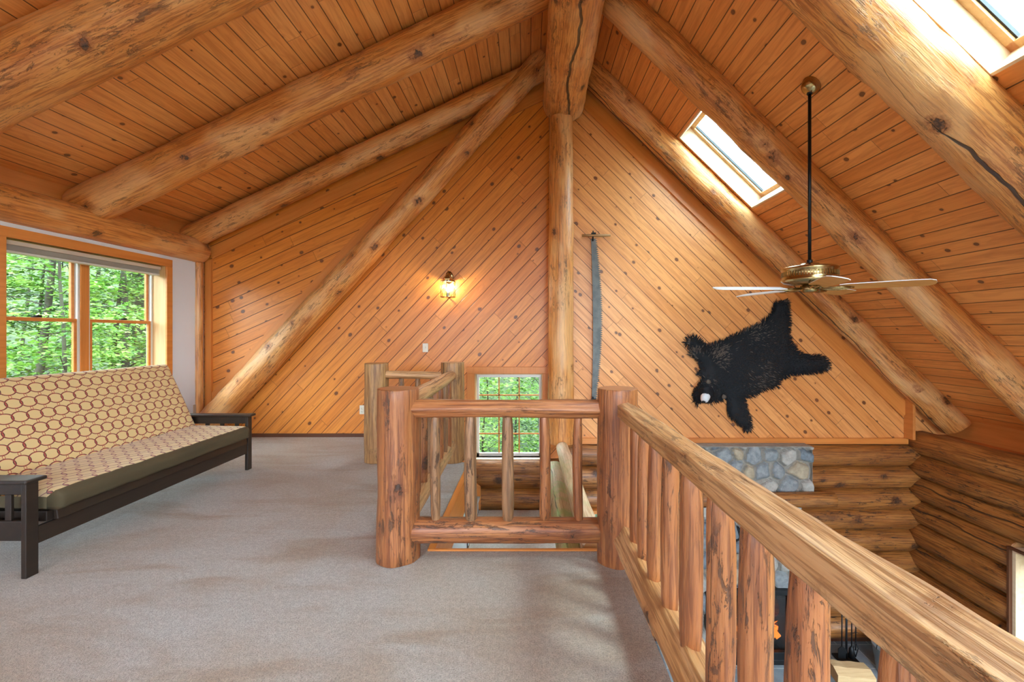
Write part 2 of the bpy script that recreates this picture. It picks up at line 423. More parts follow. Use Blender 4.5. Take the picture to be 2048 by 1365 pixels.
def fabric():
    m = N('ring_pattern_fabric'); uv = m.n('TexCoord').outputs['UV']
    s_ = m.n('SeparateXYZ'); m.l(uv, s_.inputs[0]); pu, pv = .090, .097
    u = m.math('SUBTRACT', m.math('FRACT', m.math('ADD', m.math('DIVIDE', s_.outputs[0], pu), 50.)), .5)
    v = m.math('SUBTRACT', m.math('FRACT', m.math('ADD', m.math('DIVIDE', s_.outputs[1], pv), 50.)), .5)
    def ell(cx, cy, a, b):
        dx = m.math('MULTIPLY', m.math('SUBTRACT', u, cx), pu/a); dy = m.math('MULTIPLY', m.math('SUBTRACT', v, cy), pv/b)
        return m.math('SQRT', m.math('ADD', m.math('MULTIPLY', dx, dx), m.math('MULTIPLY', dy, dy)))
    def band(d, r, w_): return m.math('LESS_THAN', m.math('ABSOLUTE', m.math('SUBTRACT', d, r)), w_)
    dark = red = None
    for cx in (-1., 0., 1.):
        d = ell(cx, 0., .0525, .037)
        a, b = band(d, 1.0, .045), band(d, .91, .045)
        dark = a if dark is None else m.math('MAXIMUM', dark, a); red = b if red is None else m.math('MAXIMUM', red, b)
    for cy in (-.5, .5):
        red = m.math('MAXIMUM', red, band(ell(0., cy, .010, .0125), .85, .16))
    fine = m.noise(uv, 400, 2)
    base = m.mix(m.ramp(fine, .3, .7, 0, .25), (.70, .50, .23), (.54, .36, .14))
    base = m.mix(dark, base, (.07, .015, .012)); base = m.mix(red, base, (.36, .05, .035))
    m.col(base); m.rough(.85); m.b.inputs['Sheen Weight'].default_value = .2; m.bump(fine, .2, .002); return m.mat
M['fabric'] = fabric()
M['band'] = grainy('olive_brown_fabric', (.080, .056, .024), (.052, .036, .015), 'Y', 8, .8)

def fur(name, c):
    m = N(name); m.col(c); m.rough(.6); m.b.inputs['Specular IOR Level'].default_value = .18; return m.mat
M['fur_k'] = fur('black_fur', (.009, .010, .013)); M['fur_b'] = fur('brown_black_fur', (.020, .012, .009))
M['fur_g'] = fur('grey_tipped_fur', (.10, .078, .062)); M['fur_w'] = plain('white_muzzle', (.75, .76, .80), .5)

def leafmat(name, c0, c1):
    m = N(name); P = m.obj(); t = m.t
    n1 = m.noise(P, 1.7, 2); n2 = m.noise(P, 9, 2)
    c = m.mix(m.ramp(m.math('ADD', m.math('MULTIPLY', n1, .6), m.math('MULTIPLY', n2, .4)), .38, .62), c0, c1)
    m.col(c); m.rough(.5)
    tl = m.n('BsdfTranslucent'); m.l(c, tl.inputs[0])
    mx = m.n('MixShader'); mx.inputs[0].default_value = .4; m.l(m.b.outputs[0], mx.inputs[1]); m.l(tl.outputs[0], mx.inputs[2])
    m.l(mx.outputs[0], m.out.inputs[0]); return m.mat
M['leaf_a'] = leafmat('bright_leaves', (.030, .11, .010), (.15, .28, .035))
M['leaf_b'] = leafmat('deep_leaves', (.010, .036, .006), (.045, .11, .018))
M['leaf_c'] = leafmat('yellow_green_leaves', (.09, .18, .018), (.28, .40, .09))
M['bark'] = grainy('mossy_bark', (.022, .016, .010), (.035, .040, .015), 'Z', 12, .9)
M['ground'] = (lambda m: (m.col(m.mix(m.ramp(m.noise(m.obj(), 1.6, 5, .7), .35, .65), (.010, .018, .004), (.035, .055, .012))), m.rough(1), m.mat)[-1])(N('forest_floor'))

# ================================================================== SETTING
GY, XL, XR, ZF = 5.90, -4.20, 4.90, -2.68        # far gable, left wall, right log wall, lower floor
def zl(x): return 4.78 + .481*x                    # left ceiling plane
def zr(x): return 5.52 - .968*x                    # right ceiling plane
APEX = (5.52-4.78)/(.968+.481)
TH = .19
LH = Vector((-.481, 0, 1)).normalized(); RH = Vector((.968, 0, 1)).normalized()
S1 = (1.84, 2.74, 4.56, 5.56); S2 = (1.84, 2.74, 1.50, 2.70); S3 = (1.84, 2.74, .10, 1.22); S4 = (1.84, 2.74, -1.6, -.10)

mb = MB()
def slab(x0, x1, y0, y1, zf, nv, mat):
    a = [Vector((x0, y0, zf(x0))), Vector((x1, y0, zf(x1))), Vector((x1, y1, zf(x1))), Vector((x0, y1, zf(x0)))]
    b = len(mb.v); mb.v += [tuple(p) for p in a] + [tuple(p + nv*TH) for p in a]
    for q in ((3,2,1,0),(4,5,6,7),(0,1,5,4),(1,2,6,5),(2,3,7,6),(3,0,4,7)): mb.face([b+i for i in q], mat)
slab(-4.75, APEX, -3.3, 6.05, zl, LH, 0)
slab(APEX, 1.84, -3.3, 6.05, zr, RH, 1); slab(2.74, 5.75, -3.3, 6.05, zr, RH, 1)
slab(1.84, 2.74, 5.56, 6.05, zr, RH, 1); slab(1.84, 2.74, 2.70, 4.56, zr, RH, 1); slab(1.84, 2.74, 1.22, 1.50, zr, RH, 1); slab(1.84, 2.74, -.10, .10, zr, RH, 1); slab(1.84, 2.74, -3.3, -1.6, zr, RH, 1)
tag(mb.build('ceiling', [M['ceil_l'], M['ceil_r']], origin=(0,0,0)), kind='structure')

# far gable wall
mb = MB()
mb.prism([(-4.35,-.05),(-4.17,-.05),(.17,4.745),(.17,4.93),(-4.35,2.75)], GY, GY+.1, 0)
mb.prism([(-3.38,.82),(.41,.82),(.41,5.01)], GY, GY+.1, 1)
mb.prism([(-4.17,-.05),(-.69,-.05),(-.69,.82),(-3.38,.82)], GY, GY+.1, 1)
mb.prism([(.19,-.28),(.41,-.28),(.41,.82),(.19,.82)], GY, GY+.1, 1)
mb.prism([(-1.75,-.95),(-.69,-.95),(-.69,-.05),(-1.75,-.05)], GY, GY+.1, 1)
mb.prism([(.41,-.02),(5.75,-.02),(5.75,.0),(.41,5.14)], GY, GY+.1, 2)
# chinked backing behind the lower logs, open at the lower window
mb.box(-1.75, .82, GY+.04, GY+.14, ZF-.1, -.28, 3); mb.box(.41, .82, GY+.04, GY+.14, -.28, -.02, 3)
mb.box(.82, 1.62, GY+.04, GY+.14, -.93, -.02, 3); mb.box(.82, 1.62, GY+.04, GY+.14, ZF-.1, -2.1, 3)
mb.box(1.62, 5.3, GY+.04, GY+.14, ZF-.1, -.02, 3)
wall_far = tag(mb.build('wall_far', [M['wall_a'], M['wall_b'], M['wall_c'], M['brown']], origin=(0,0,0)), kind='structure')
fz = [-.235, -.52, -.795, -1.05, -1.33, -1.62, -1.90, -2.18, -2.46]
for i, z in enumerate(fz):
    segs = [(-1.3, 5.0)]
    if z < -.9 and z > -2.15: segs = [(-1.3, .80), (1.64, 5.0)]
    if i == 0: segs = [(.44, 5.0)]
    for j, (a, b) in enumerate(segs):
        log('wall_log', (a, GY+.03, z), (b, GY+.03, z), .150, .146, [M['log_dark'] if a > 1 or True else M['log'], M['end']], wall_far, seed=20+i+j*9, amp=.05, step=.12, seg=24)
log('wall_log', (-1.3, GY+.03, -.42), (.40, GY+.03, -.42), .14, .14, [M['log_dark'], M['end']], wall_far, seed=19, amp=.05, step=.12, seg=24)
# left wall with window opening
WY0, WY1, WZ0, WZ1 = 3.64, 5.28, .80, 2.13
mb = MB()
mb.box(XL-.16, XL, -3.2, WY0, -.02, 2.36); mb.box(XL-.16, XL, WY1, GY, -.02, 2.36)
mb.box(XL-.16, XL, WY0, WY1, -.02, WZ0); mb.box(XL-.16, XL, WY0, WY1, WZ1, 2.36)
wall_left = tag(mb.build('wall_left', M['white_wall'], origin=(0,0,0)), kind='structure')
mb = MB(); mb.box(-4.36, -4.30, -3.2, GY, 2.40, 2.80); mb.build('blocking', M['blocking'], wall_left, origin=(0,0,0))

# right log wall with its window opening
RZ = [-.065, -.355, -.645, -.945, -1.235, -1.525, -1.815, -2.105, -2.395, -2.66]
mb = MB(); mb.box(5.10, 5.20, 4.62, GY+.1, ZF-.1, .05); mb.box(5.10, 5.20, -3.2, 4.62, -.82, .05)
mb.box(5.10, 5.20, -3.2, 1.0, ZF-.1, -.82); mb.box(5.10, 5.20, 1.0, 4.62, ZF-.1, -2.3)
wall_right = tag(mb.build('wall_right', M['brown'], origin=(0,0,0)), kind='structure')
for i, z in enumerate(RZ):
    y0 = -3.2
    if -2.3 < z < -.82: y0 = 4.66
    log('wall_log', (5.06, y0, z), (5.06, GY-.02, z), .158, .156, [M['log_dark'], M['end']], wall_right, seed=50+i, amp=.05, step=.14, seg=26)
    if y0 > 0: log('wall_log', (5.06, -3.2, z), (5.06, .96, z), .158, .156, [M['log_dark'], M['end']], wall_right, seed=80+i, amp=.05, step=.3, seg=20)
mb = MB(); mb.box(5.42, 5.50, -3.2, GY+.1, -.10, .34); mb.box(5.02, 5.5, -3.2, GY+.1, -.04, .03)
mb.build('blocking', M['blocking'], wall_right, origin=(0,0,0))

# unseen wall behind the camera, its open gaps shaped to steer the daylight
mb = MB(); B0, B1 = -3.3, -3.2
for b_ in ((-4.4,-3.5,ZF,3.4), (-.4,.8,ZF,3.4), (-3.5,-.4,ZF,.8), (-3.5,-.4,2.4,3.4), (4.7,5.5,ZF,1.2), (.8,4.7,3.05,3.4), (.8,4.7,-.35,.1), (2.6,2.75,ZF,3.05)):
    mb.box(b_[0], b_[1], B0, B1, b_[2], b_[3])
mb.prism([(-4.4,2.9),(-1.2,3.4),(2.0,3.4),(APEX,4.99)], B0, B1)
mb.prism([(-4.4,2.9),(APEX,5.0),(-1.2,3.4)], B0, B1)
wall_back = tag(mb.build('wall_back', M['ceil_r'], origin=(0,0,0)), kind='structure')
portal('portal', (2.75, -3.35, 1.6), (0, 1, 0), 4.0, 3.0); portal('portal', (2.75, -3.35, -1.5), (0, 1, 0), 4.0, 2.3); portal('portal', (-1.95, -3.35, 1.7), (0, 1, 0), 3.1, 2.4)
portal('portal', (2.29+.15, 5.06, 3.30+.15), tuple(-RH), 1.3, 1.0); portal('portal', (2.29+.15, .6, 3.30+.15), tuple(-RH), 1.3, 4.3)
portal('portal', (5.30, 2.8, -1.55), (-1, 0, 0), 3.5, 1.45)

# floors
SX, SY, SB = -.62, 2.81, 4.74
mb = MB()
mb.box(XL-.1, -1.58, -3.2, GY, -.26, 0); mb.box(-1.58, SX, -3.2, SB, -.26, 0); mb.box(SX, .555, -3.2, SY, -.26, 0)
floor = tag(mb.build('floor', M['carpet'], origin=(0,0,0)), kind='structure')
mb = MB(); mb.box(-4.3, 5.2, -3.2, GY+.1, ZF-.12, ZF)
tag(mb.build('floor', M['tile'], origin=(0,0,0)), kind='structure')
# edging boards around the stair opening
for k, b_ in enumerate([(SX, SX+.045, SY, SB, -.28, .012), (SX, .52, SY, SY+.018, -.28, .010), (-1.58, SX+.045, SB, SB+.045, -.28, .012), (-1.61, -1.58, SB, GY-.03, -.28, .012)]):
    mb = MB(); mb.box(*b_); tag(mb.build('trim_%d' % (k+1), M['trimx'] if k in (1, 2) else M['trimy']), kind='structure')
# white stair wall under the floor edge
mb = MB(); mb.box(SX-.10, SX-.005, SY, SB, ZF, -.262); mb.box(-3.0, SX-.005, SB-.1, SB-.01, ZF, -.262); tag(mb.build('wall_stairs', M['blue_white'], origin=(0,0,0)), kind='structure')
mb = MB(); mb.box(SX-.09, .35, SY-.1, SY-.01, ZF, -.262); tag(mb.build('wall_under_floor', M['blue_white'], origin=(0,0,0)), kind='structure')

# baseboards, corner and diagonal trims
mb = MB(); mb.box(-4.1, -1.62, GY-.02, GY-.002, 0, .045); tag(mb.build('baseboard_far', M['brown']), kind='structure')
mb = MB(); mb.box(-4.2, -4.185, -3.2, 5.7, 0, .09); tag(mb.build('baseboard_left', M['trimy']), kind='structure')
mb = MB(); mb.box(.57, 4.90, GY-.04, GY-.001, -.085, -.012); tag(mb.build('trim_5', M['trimx']), kind='structure')
mb = MB(); mb.box(-4.165, -4.085, GY-.035, GY-.001, .0, 2.30); tag(mb.build('trim_6', M['trim']), kind='structure')
def slant(x0, z0, x1, z1, wd, name, y=GY-.026):
    d = Vector((x1-x0, 0, z1-z0)); L = d.length; mb = MB(); mb.box(-wd/2, wd/2, -.012, .012, 0, L)
    o = mb.build(name, M['trim'], origin=(0,0,0)); o.location = (x0, y+.012, z0); WL[o.name] = Vector(o.location)
    o.rotation_euler = (0, atan2(d.x, d.z), 0); return tag(o, kind='structure')
slant(-4.15, .43, -.30, 4.68, .10, 'trim_7')
slant(-4.10, 2.37, .25, 4.46, .14, 'trim_8', GY-.032)
slant(.62, 4.47, 4.90, .325, .17, 'trim_9')
mb = MB(); mb.box(4.87, 4.905, GY-.14, GY-.002, -.01, .50); tag(mb.build('trim_10', M['blocking']), kind='structure')

# window 1: twin double-hung in the left wall
def frame_yz(x0, x1, y0, y1, z0, z1, t, mb=None, mat=0):
    mb = mb or MB()
    mb.box(x0, x1, y0, y1, z1-t, z1, mat); mb.box(x0, x1, y0, y1, z0, z0+t, mat)
    mb.box(x0, x1, y0, y0+t, z0+t, z1-t, mat); mb.box(x0, x1, y1-t, y1, z0+t, z1-t, mat); return mb
win = tag(empty('window_1', (XL, (WY0+WY1)/2, WZ0)), kind='structure')
mb = frame_yz(XL-.001, XL+.02, WY0-.075, WY1+.075, WZ0-.075, WZ1+.075, .085)
bevel(mb.build('window_casing', M['trimy'], win), .004)
mb = frame_yz(XL-.20, XL+.004, WY0-.012, WY1+.012, WZ0-.012, WZ1+.012, .014)
mb.build('window_jamb', M['pine_jamb'], win)
WX = XL-.165; ym = (WY0+WY1)/2
mb = MB(); mb.box(WX-.05, WX+.025, ym-.04, ym+.04, WZ0, WZ1); mb.build('mullion', M['trim'], win)
for (a, b) in ((WY0, ym-.04), (ym+.04, WY1)):
    mb = frame_yz(WX-.045, WX+.012, a, b, WZ0, WZ1, .022); mb.build('sash_track', M['vinyl'], win)
    for (z0, z1, dx) in ((1.455, WZ1-.02, -.025), (WZ0+.02, 1.485, .0)):
        mb = frame_yz(WX+dx-.018, WX+dx+.008, a+.022, b-.022, z0, z1, .032)
        s_ = bevel(mb.build('window_sash', M['trimy'], win), .003, 1)
        mb = MB(); mb.box(WX+dx-.008, WX+dx-.004, a+.05, b-.05, z0+.03, z1-.03); mb.build('window_pane', M['glass'], s_)
    yc = (a+b)/2; mb = MB(); mb.box(WX+.0, WX+.025, yc-.035, yc+.035, 1.487, 1.497); mb.box(WX+.008, WX+.03, yc-.012, yc+.03, 1.497, 1.507)
    mb.build('sash_lock', M['steel_dark'], win)
# raised blind
bl = empty('window_blind', (XL-.07, ym, 2.02), 'raised white slatted blind bunched at the top of the left window', 'blind')
mb = MB(); mb.box(XL-.115, XL-.04, WY0+.02, WY1-.02, 2.075, 2.112); bevel(mb.build('headrail', plain('blind_cream', (.62, .55, .45), .5), bl), .004)
mb = MB()
for k in range(11):
    z = 2.032 + k*.0038; mb.box(XL-.105+(k % 2)*.002, XL-.05, WY0+.03, WY1-.03, z, z+.0016)
mb.build('slats', plain('blind_slats', (.66, .64, .58), .4), bl)
mb = MB(); mb.box(XL-.108, XL-.046, WY0+.03, WY1-.03, 2.008, 2.028); bevel(mb.build('bottom_rail', plain('blind_rail', (.70, .72, .68), .25), bl), .004)

# window 2: gridded window above the stair landing
win = tag(empty('window_2', (-.25, GY, -.30)), kind='structure')
A0, A1, Z0, Z1 = -.69, .19, -.28, .82
mb = MB()
mb.box(A0-.10, A1+.11, GY-.022, GY+.02, Z1, Z1+.09); mb.box(A0-.10, A0, GY-.022, GY+.02, Z0-.09, Z1); mb.box(A1, A1+.10, GY-.022, GY+.02, Z0-.09, Z1)
mb.box(A0, A1, GY-.022, GY+.02, Z0-.12, Z0-.03)
bevel(mb.build('window_casing', M['trim'], win), .004)
mb = MB(); mb.box(A0, A1, GY-.03, GY+.16, Z0-.03, Z0-.0); bevel(mb.build('window_sill', M['pine_lit'], win), .006)
mb = MB(); mb.box(A0-.01, A0+.012, GY, GY+.16, Z0, Z1); mb.box(A1-.012, A1+.01, GY, GY+.16, Z0, Z1); mb.box(A0, A1, GY, GY+.16, Z1-.012, Z1+.01)
mb.build('window_jamb', M['pine_jamb'], win)
mb = MB(); yg = GY+.13
mb.box(A0+.01, A0+.045, yg-.02, yg+.02, Z0, Z1-.01); mb.box(A1-.045, A1-.01, yg-.02, yg+.02, Z0, Z1-.01); mb.box(A0, A1, yg-.02, yg+.02, Z0, Z0+.04); mb.box(A0, A1, yg-.02, yg+.02, Z1-.045, Z1-.01)
mb.build('window_sash', M['vinyl'], win)
mb = MB()
for k in (1, 2): x = A0+.04+(A1-A0-.08)*k/3; mb.box(x-.008, x+.008, yg-.012, yg+.002, Z0+.03, Z1-.03)
for k in (1, 2, 3): z = Z0+.04+(Z1-Z0-.08)*k/4; mb.box(A0+.03, A1-.03, yg-.012, yg+.002, z-.008, z+.008)
mb.build('muntin', M['trim'], win)
mb = MB(); mb.box(A0+.03, A1-.03, yg+.003, yg+.006, Z0+.03, Z1-.03); mb.build('window_pane', M['glass'], win)
mb = MB(); mb.box(A0+.02, A1-.02, GY+.03, GY+.07, Z1-.05, Z1-.015); mb.build('blind_headrail', M['vinyl'], win)
# window 3: lower window in the far log wall
win = tag(empty('window_3', (1.22, GY, -2.1)), kind='structure')
def frame_xz(mb, x0, x1, y0, y1, z0, z1, t):
    mb.box(x0, x1, y0, y1, z1-t, z1); mb.box(x0, x1, y0, y1, z0, z0+t); mb.box(x0, x0+t, y0, y1, z0+t, z1-t); mb.box(x1-t, x1, y0, y1, z0+t, z1-t); return mb
frame_xz(MB(), .80, 1.64, GY-.16, GY+.15, -2.12, -.90, .04).build('window_casing', M['trimx'], win)
frame_xz(MB(), .84, 1.60, GY+.06, GY+.11, -2.08, -.94, .04).build('window_sash', M['vinyl'], win)
mb = MB(); mb.box(.87, 1.57, GY+.08, GY+.085, -2.05, -.97); mb.build('window_pane', M['glass'], win)
# window 4: in the right log wall
win = tag(empty('window_4', (5.0, 2.8, -2.3)), kind='structure')
frame_yz(4.895, 4.93, .97, 4.655, -2.30, -.83, .022).build('window_casing', M['brown'], win)
frame_yz(4.93, 5.22, .985, 4.64, -2.285, -.84, .04).build('window_jamb', M['pine_lit'], win)
mb = frame_yz(5.12, 5.17, 1.06, 4.565, -2.21, -.89, .05); mb.box(5.12, 5.17, 2.76, 2.84, -2.2, -.9); mb.build('window_sash', M['trimy'], win)
mb = MB(); mb.box(5.14, 5.145, 1.1, 4.53, -2.17, -.93); mb.build('window_pane', M['glass'], win)

# skylights
def skylight(name, S):
    x0, x1, y0, y1 = S; e = tag(empty(name, (x0, y0, zr(x1))), kind='structure')
    R = Matrix(((s45*1.016, 0, RH.x), (0, 1, 0), (-s45*.984, 0, RH.z)))   # columns: down-slope, Y, normal
    tx = Vector((1, 0, -.968)).normalized()
    Mx = Matrix(((tx.x, 0, RH.x, x0), (0, 1, 0, 0), (tx.z, 0, RH.z, zr(x0)), (0, 0, 0, 1)))
    L = (x1-x0)*sqrt(1+.968**2)
    def bx(mb, a, b, c, d, f, g): mb.box(a, b, c, d, f, g, 0, Mx); return mb
    mb = MB(); bx(mb, -.001, .018, y0, y1, -.004, .24); bx(mb, L-.018, L+.001, y0, y1, -.004, .24); bx(mb, .018, L-.018, y0, y0+.018, -.004, .24); bx(mb, .018, L-.018, y1-.018, y1, -.004, .24)
    mb.build('skylight_shaft', M['pine_lit'], e)
    mb = MB(); t = .05
    bx(mb, .018, L-.018, y0+.018, y0+.018+t, .17, .20); bx(mb, .018, L-.018, y1-.018-t, y1-.018, .17, .20); bx(mb, .018, .018+t, y0+.018, y1-.018, .17, .20); bx(mb, L-.018-t, L-.018, y0+.018, y1-.018, .17, .20)
    mb.build('window_frame', M['pine_jamb'], e)
    mb = MB(); t = .012; k = .018+.05
    bx(mb, k, L-k, y1-k-t, y1-k, .19, .215); bx(mb, k, L-k, y0+k, y0+k+t, .19, .215)
    mb.build('gasket', M['rubber'], e)
    mb = MB(); bx(mb, k, L-k, y0+k, y1-k, .215, .222); mb.build('window_pane', M['skyglass'], e)
skylight('window_5', S1); skylight('window_6', S2); skylight('added_skylight_a', S3); skylight('added_skylight_b', S4)  # last two are out of view, added for light from the upper right

# ================================================================== LOG FRAME
def beam(name, p0, p1, r0, r1, label, cat='beam', mats=None, **kw):
    kw.setdefault('seed', len(D.objects)); g = kw.pop('group', None)
    o = log(name, p0, p1, r0, r1, mats or [M['log'], M['end']], None, **kw); return tag(o, label, cat, g)
beam('ridge_log', (.34, -3.1, 4.24), (.455, 5.88, 4.30), .185, .268, 'huge peeled ridge log running overhead along the roof peak', seg=40, step=.08, seed=3, knots=3, amp=.05)
beam('log_post', (.412, 5.70, -.03), (.412, 5.72, 4.04), .163, .150, 'tall vertical log post under the ridge log against the far gable wall', 'post', seed=5, amp=.05, seg=32, ends=.004)
def rl(x): return 4.593 + .481*x
def rr_(x): return 5.389 - .968*x
RFT = 'log rafters under the sloping ceiling'
for y, r, lab, sd_ in ((5.745, .145, 'left roof rafter log tight against the far gable wall', 11), (4.364, .185, 'left roof rafter log second from the far wall, with a long dark crack', 12), (2.93, .215, 'thick left roof rafter log nearest the camera, at the upper left corner', 13)):
    x0 = -4.27
    beam('rafter_log', (x0, y, rl(x0)), (.48, y, rl(.48)), r, r*.93, lab, group=RFT, seed=sd_, seg=34, amp=.05)
for y, r, lab, sd_, kn in ((5.72, .165, 'right roof rafter log tight against the far gable wall', 21, 2), (4.39, .172, 'right roof rafter log crossing behind the ceiling fan rod', 22, 4), (2.88, .215, 'thickest right roof rafter log beside the nearer skylight, with dark knots', 23, 6), (1.38, .17, 'right roof rafter log closest overhead beyond the nearer skylight', 24, 1)):
    x0, x1 = .55, 5.37
    beam('rafter_log', (x0, y, rr_(x0)), (x1, y, rr_(x1)), r*.95, r, lab, group=RFT, seed=sd_, seg=34, amp=.07, knots=kn)
beam('plate_log', (-4.2, -3.1, 2.393), (-4.2, 5.83, 2.393), .152, .148, 'horizontal peeled log along the top of the white left wall', seed=31, seg=34, step=.09, amp=.035)
beam('brace_log', (-4.10, 5.72, .10), (.20, 5.72, 4.80), .165, .135, 'diagonal log brace across the far gable from floor corner up to the ridge', seed=33, seg=32, amp=.07)
o = beam('corner_log', (-4.20, 5.80, .0), (-4.20, 5.80, 2.25), .055, .055, 'slim upright split log in the far corner below the plate log', 'post', seed=34, seg=16)

# ================================================================== RAILINGS
LR = [M['log_red'], M['end_r']]; LG = [M['log_grey'], M['end_r']]
posts = [((-.777, 2.73), 1.018, .126, .120, 'stout log newel post at the near left corner of the stair opening', 41),
         ((.53, 2.70), 1.022, .120, .117, 'stout log newel post where the balcony railing meets the stairwell railing', 42),
         ((-.794, 4.80), 1.04, .126, .120, 'log newel post at the back of the stair opening beside the small window', 43),
         ((-1.598, 4.80), 1.03, .128, .124, 'greyish log newel post farthest left, at the head of the stairs', 44)]
for (x, y), h, r0, r1, lab, sd_ in posts:
    tag(log('newel_post', (x, y, 0), (x, y, h), r0, r1, LR if sd_ < 43 else [M['log_tan'], M['end']], None, seed=sd_, amp=.05, seg=36, ends=.006, roll=sd_), lab, 'post', 'newel posts of the loft railings')
GR = 'log railings round the loft and stairwell'
def railing(loc, label): return empty('railing', loc, label, 'railing', GR)
# near rail
R = railing((-.12, 2.72, .10), 'short log railing facing the camera between the two near posts')
log('top_rail', (-.70, 2.72, .898), (.44, 2.715, .896), .060, .058, LR, R, seed=101, facet=6, amp=.05)
log('bottom_rail', (-.70, 2.72, .172), (.44, 2.715, .172), .073, .070, LR, R, seed=102, amp=.05)
for i, (px, r, m) in enumerate([(872, .030, LG), (943, .038, LG), (1016, .036, LG), (1089, .033, LR), (1158, .029, LR)]):
    x = (px-1056)/910*2.72; log('baluster', (x, 2.715, .215), (x-.004, 2.715, .86), r, r*.94, m, R, seed=110+i, amp=.10, waist=.2, seg=20, bend=.008, ends=.004)
# left rail of the stairwell
R = railing((-.785, 3.77, .10), 'log railing running away along the left side of the stair opening')
log('top_rail', (-.777, 2.82, .90), (-.794, 4.70, .905), .062, .052, [M['log_rail'], M['end_r']], R, seed=121, amp=.06)
log('bottom_rail', (-.777, 2.82, .172), (-.794, 4.70, .185), .062, .055, [M['log_rail'], M['end_r']], R, seed=122, amp=.06)
for i in range(8):
    y = 2.98 + i*.215; log('baluster', (-.783, y, .20), (-.783, y, .88), .032, .030, LG if i % 3 == 0 else LR, R, seed=125+i, amp=.1, waist=.2, seg=18, ends=.004)
# far short rail
R = railing((-1.2, 4.78, .10), 'short far log railing between the two distant posts')
log('top_rail', (-1.50, 4.78, .91), (-.88, 4.78, .90), .043, .040, [M['log_rail'], M['end_r']], R, seed=141, amp=.1)
log('bottom_rail', (-1.50, 4.78, .18), (-.88, 4.78, .18), .048, .046, LR, R, seed=142, amp=.06)
for i, x in enumerate((-1.36, -1.19, -1.01)):
    log('baluster', (x+.03, 4.78, .20), (x+.03, 4.78, .88), .031, .029, LG, R, seed=145+i, amp=.1, waist=.2, seg=18, ends=.004)
# balcony rail beside the camera
R = railing((.59, 1.5, .08), 'long log balcony railing with pale handrail running past the camera on the right')
log('top_rail', (.553, 2.62, .905), (.607, -.35, .902), .056, .066, [M['log_rail'], M['end_r']], R, seed=151, facet=5, amp=.06, seg=60, step=.03, ends=.02)
log('bottom_rail', (.570, 2.62, .165), (.600, -.35, .160), .086, .092, [M['log_rail'], M['end_r']], R, seed=152, amp=.05, facet=5, roll=radians(36), seg=36, step=.05)
for i, (y, r) in enumerate([(2.42, .032), (2.25, .033), (2.06, .034), (1.855, .038), (1.625, .042), (1.39, .042), (1.175, .044), (.955, .042), (.713, .040), (.53, .04), (.31, .04), (.09, .04)]):
    x = .570 + .03*(2.45-y)/2.45
    log('baluster', (x, y, .225), (x+.002, y, .872), r, r*.93, LR, R, seed=160+i, amp=.10, waist=.16, seg=26, bend=.006, ends=.005, knots=1 if i % 2 else 0)

# landing with its rail and the top flight of stairs
mb = MB(); mb.box(SX+.0, .36, 3.4, GY-.13, -1.0, -.90)
ld = tag(mb.build('stair_landing', M['carpet'], origin=(0,0,0)), 'small carpeted stair landing below the gridded window', 'stairs')
mb = MB(); mb.box(.36, .40, 3.4, GY-.13, -1.05, -.885); mb.build('nosing', M['trimy'], ld)
ST = empty('staircase', (-1.1, 5.25, -.9), 'short carpeted flight of steps rising left from the landing to the loft', 'stairs')
for k in range(5):
    x1 = SX - .005 - k*.19; z0 = -.90 + k*.18
    mb = MB(); mb.box(x1-.20, x1, SB+.06, GY-.14, z0, z0+.165 if k < 4 else z0+.17); mb.build('step', M['blue_white'], ST)
    mb = MB(); mb.box(x1-.20, x1+.02, SB+.06, GY-.14, z0+.166, z0+.178); mb.build('tread', M['carpet'], ST)
mb = MB(); mb.prism([(SX+.02, -.90), (SX+.02, -.60), (-1.55, .10), (-1.55, -.20)], GY-.14, GY-.115); mb.build('skirt_board', M['trimx'], ST)
SG = empty('stair_guard', (.38, 4.3, -.9), 'moss-stained log guard rail with a bright-lit top rail along the edge of the landing', 'railing')
log('top_rail', (.415, 5.55, -.05), (.43, 2.95, -.06), .072, .082, [M['log_lit'], M['end']], SG, seed=171, amp=.06)
log('lower_rail', (.315, 5.52, -.30), (.33, 2.95, -.28), .10, .12, [M['log_moss'], M['end']], SG, seed=172, amp=.07)
for y in (5.3, 3.6): log('post', (.30, y, -.895), (.30, y, -.33), .05, .05, LR, SG, seed=175, amp=.05, seg=18)

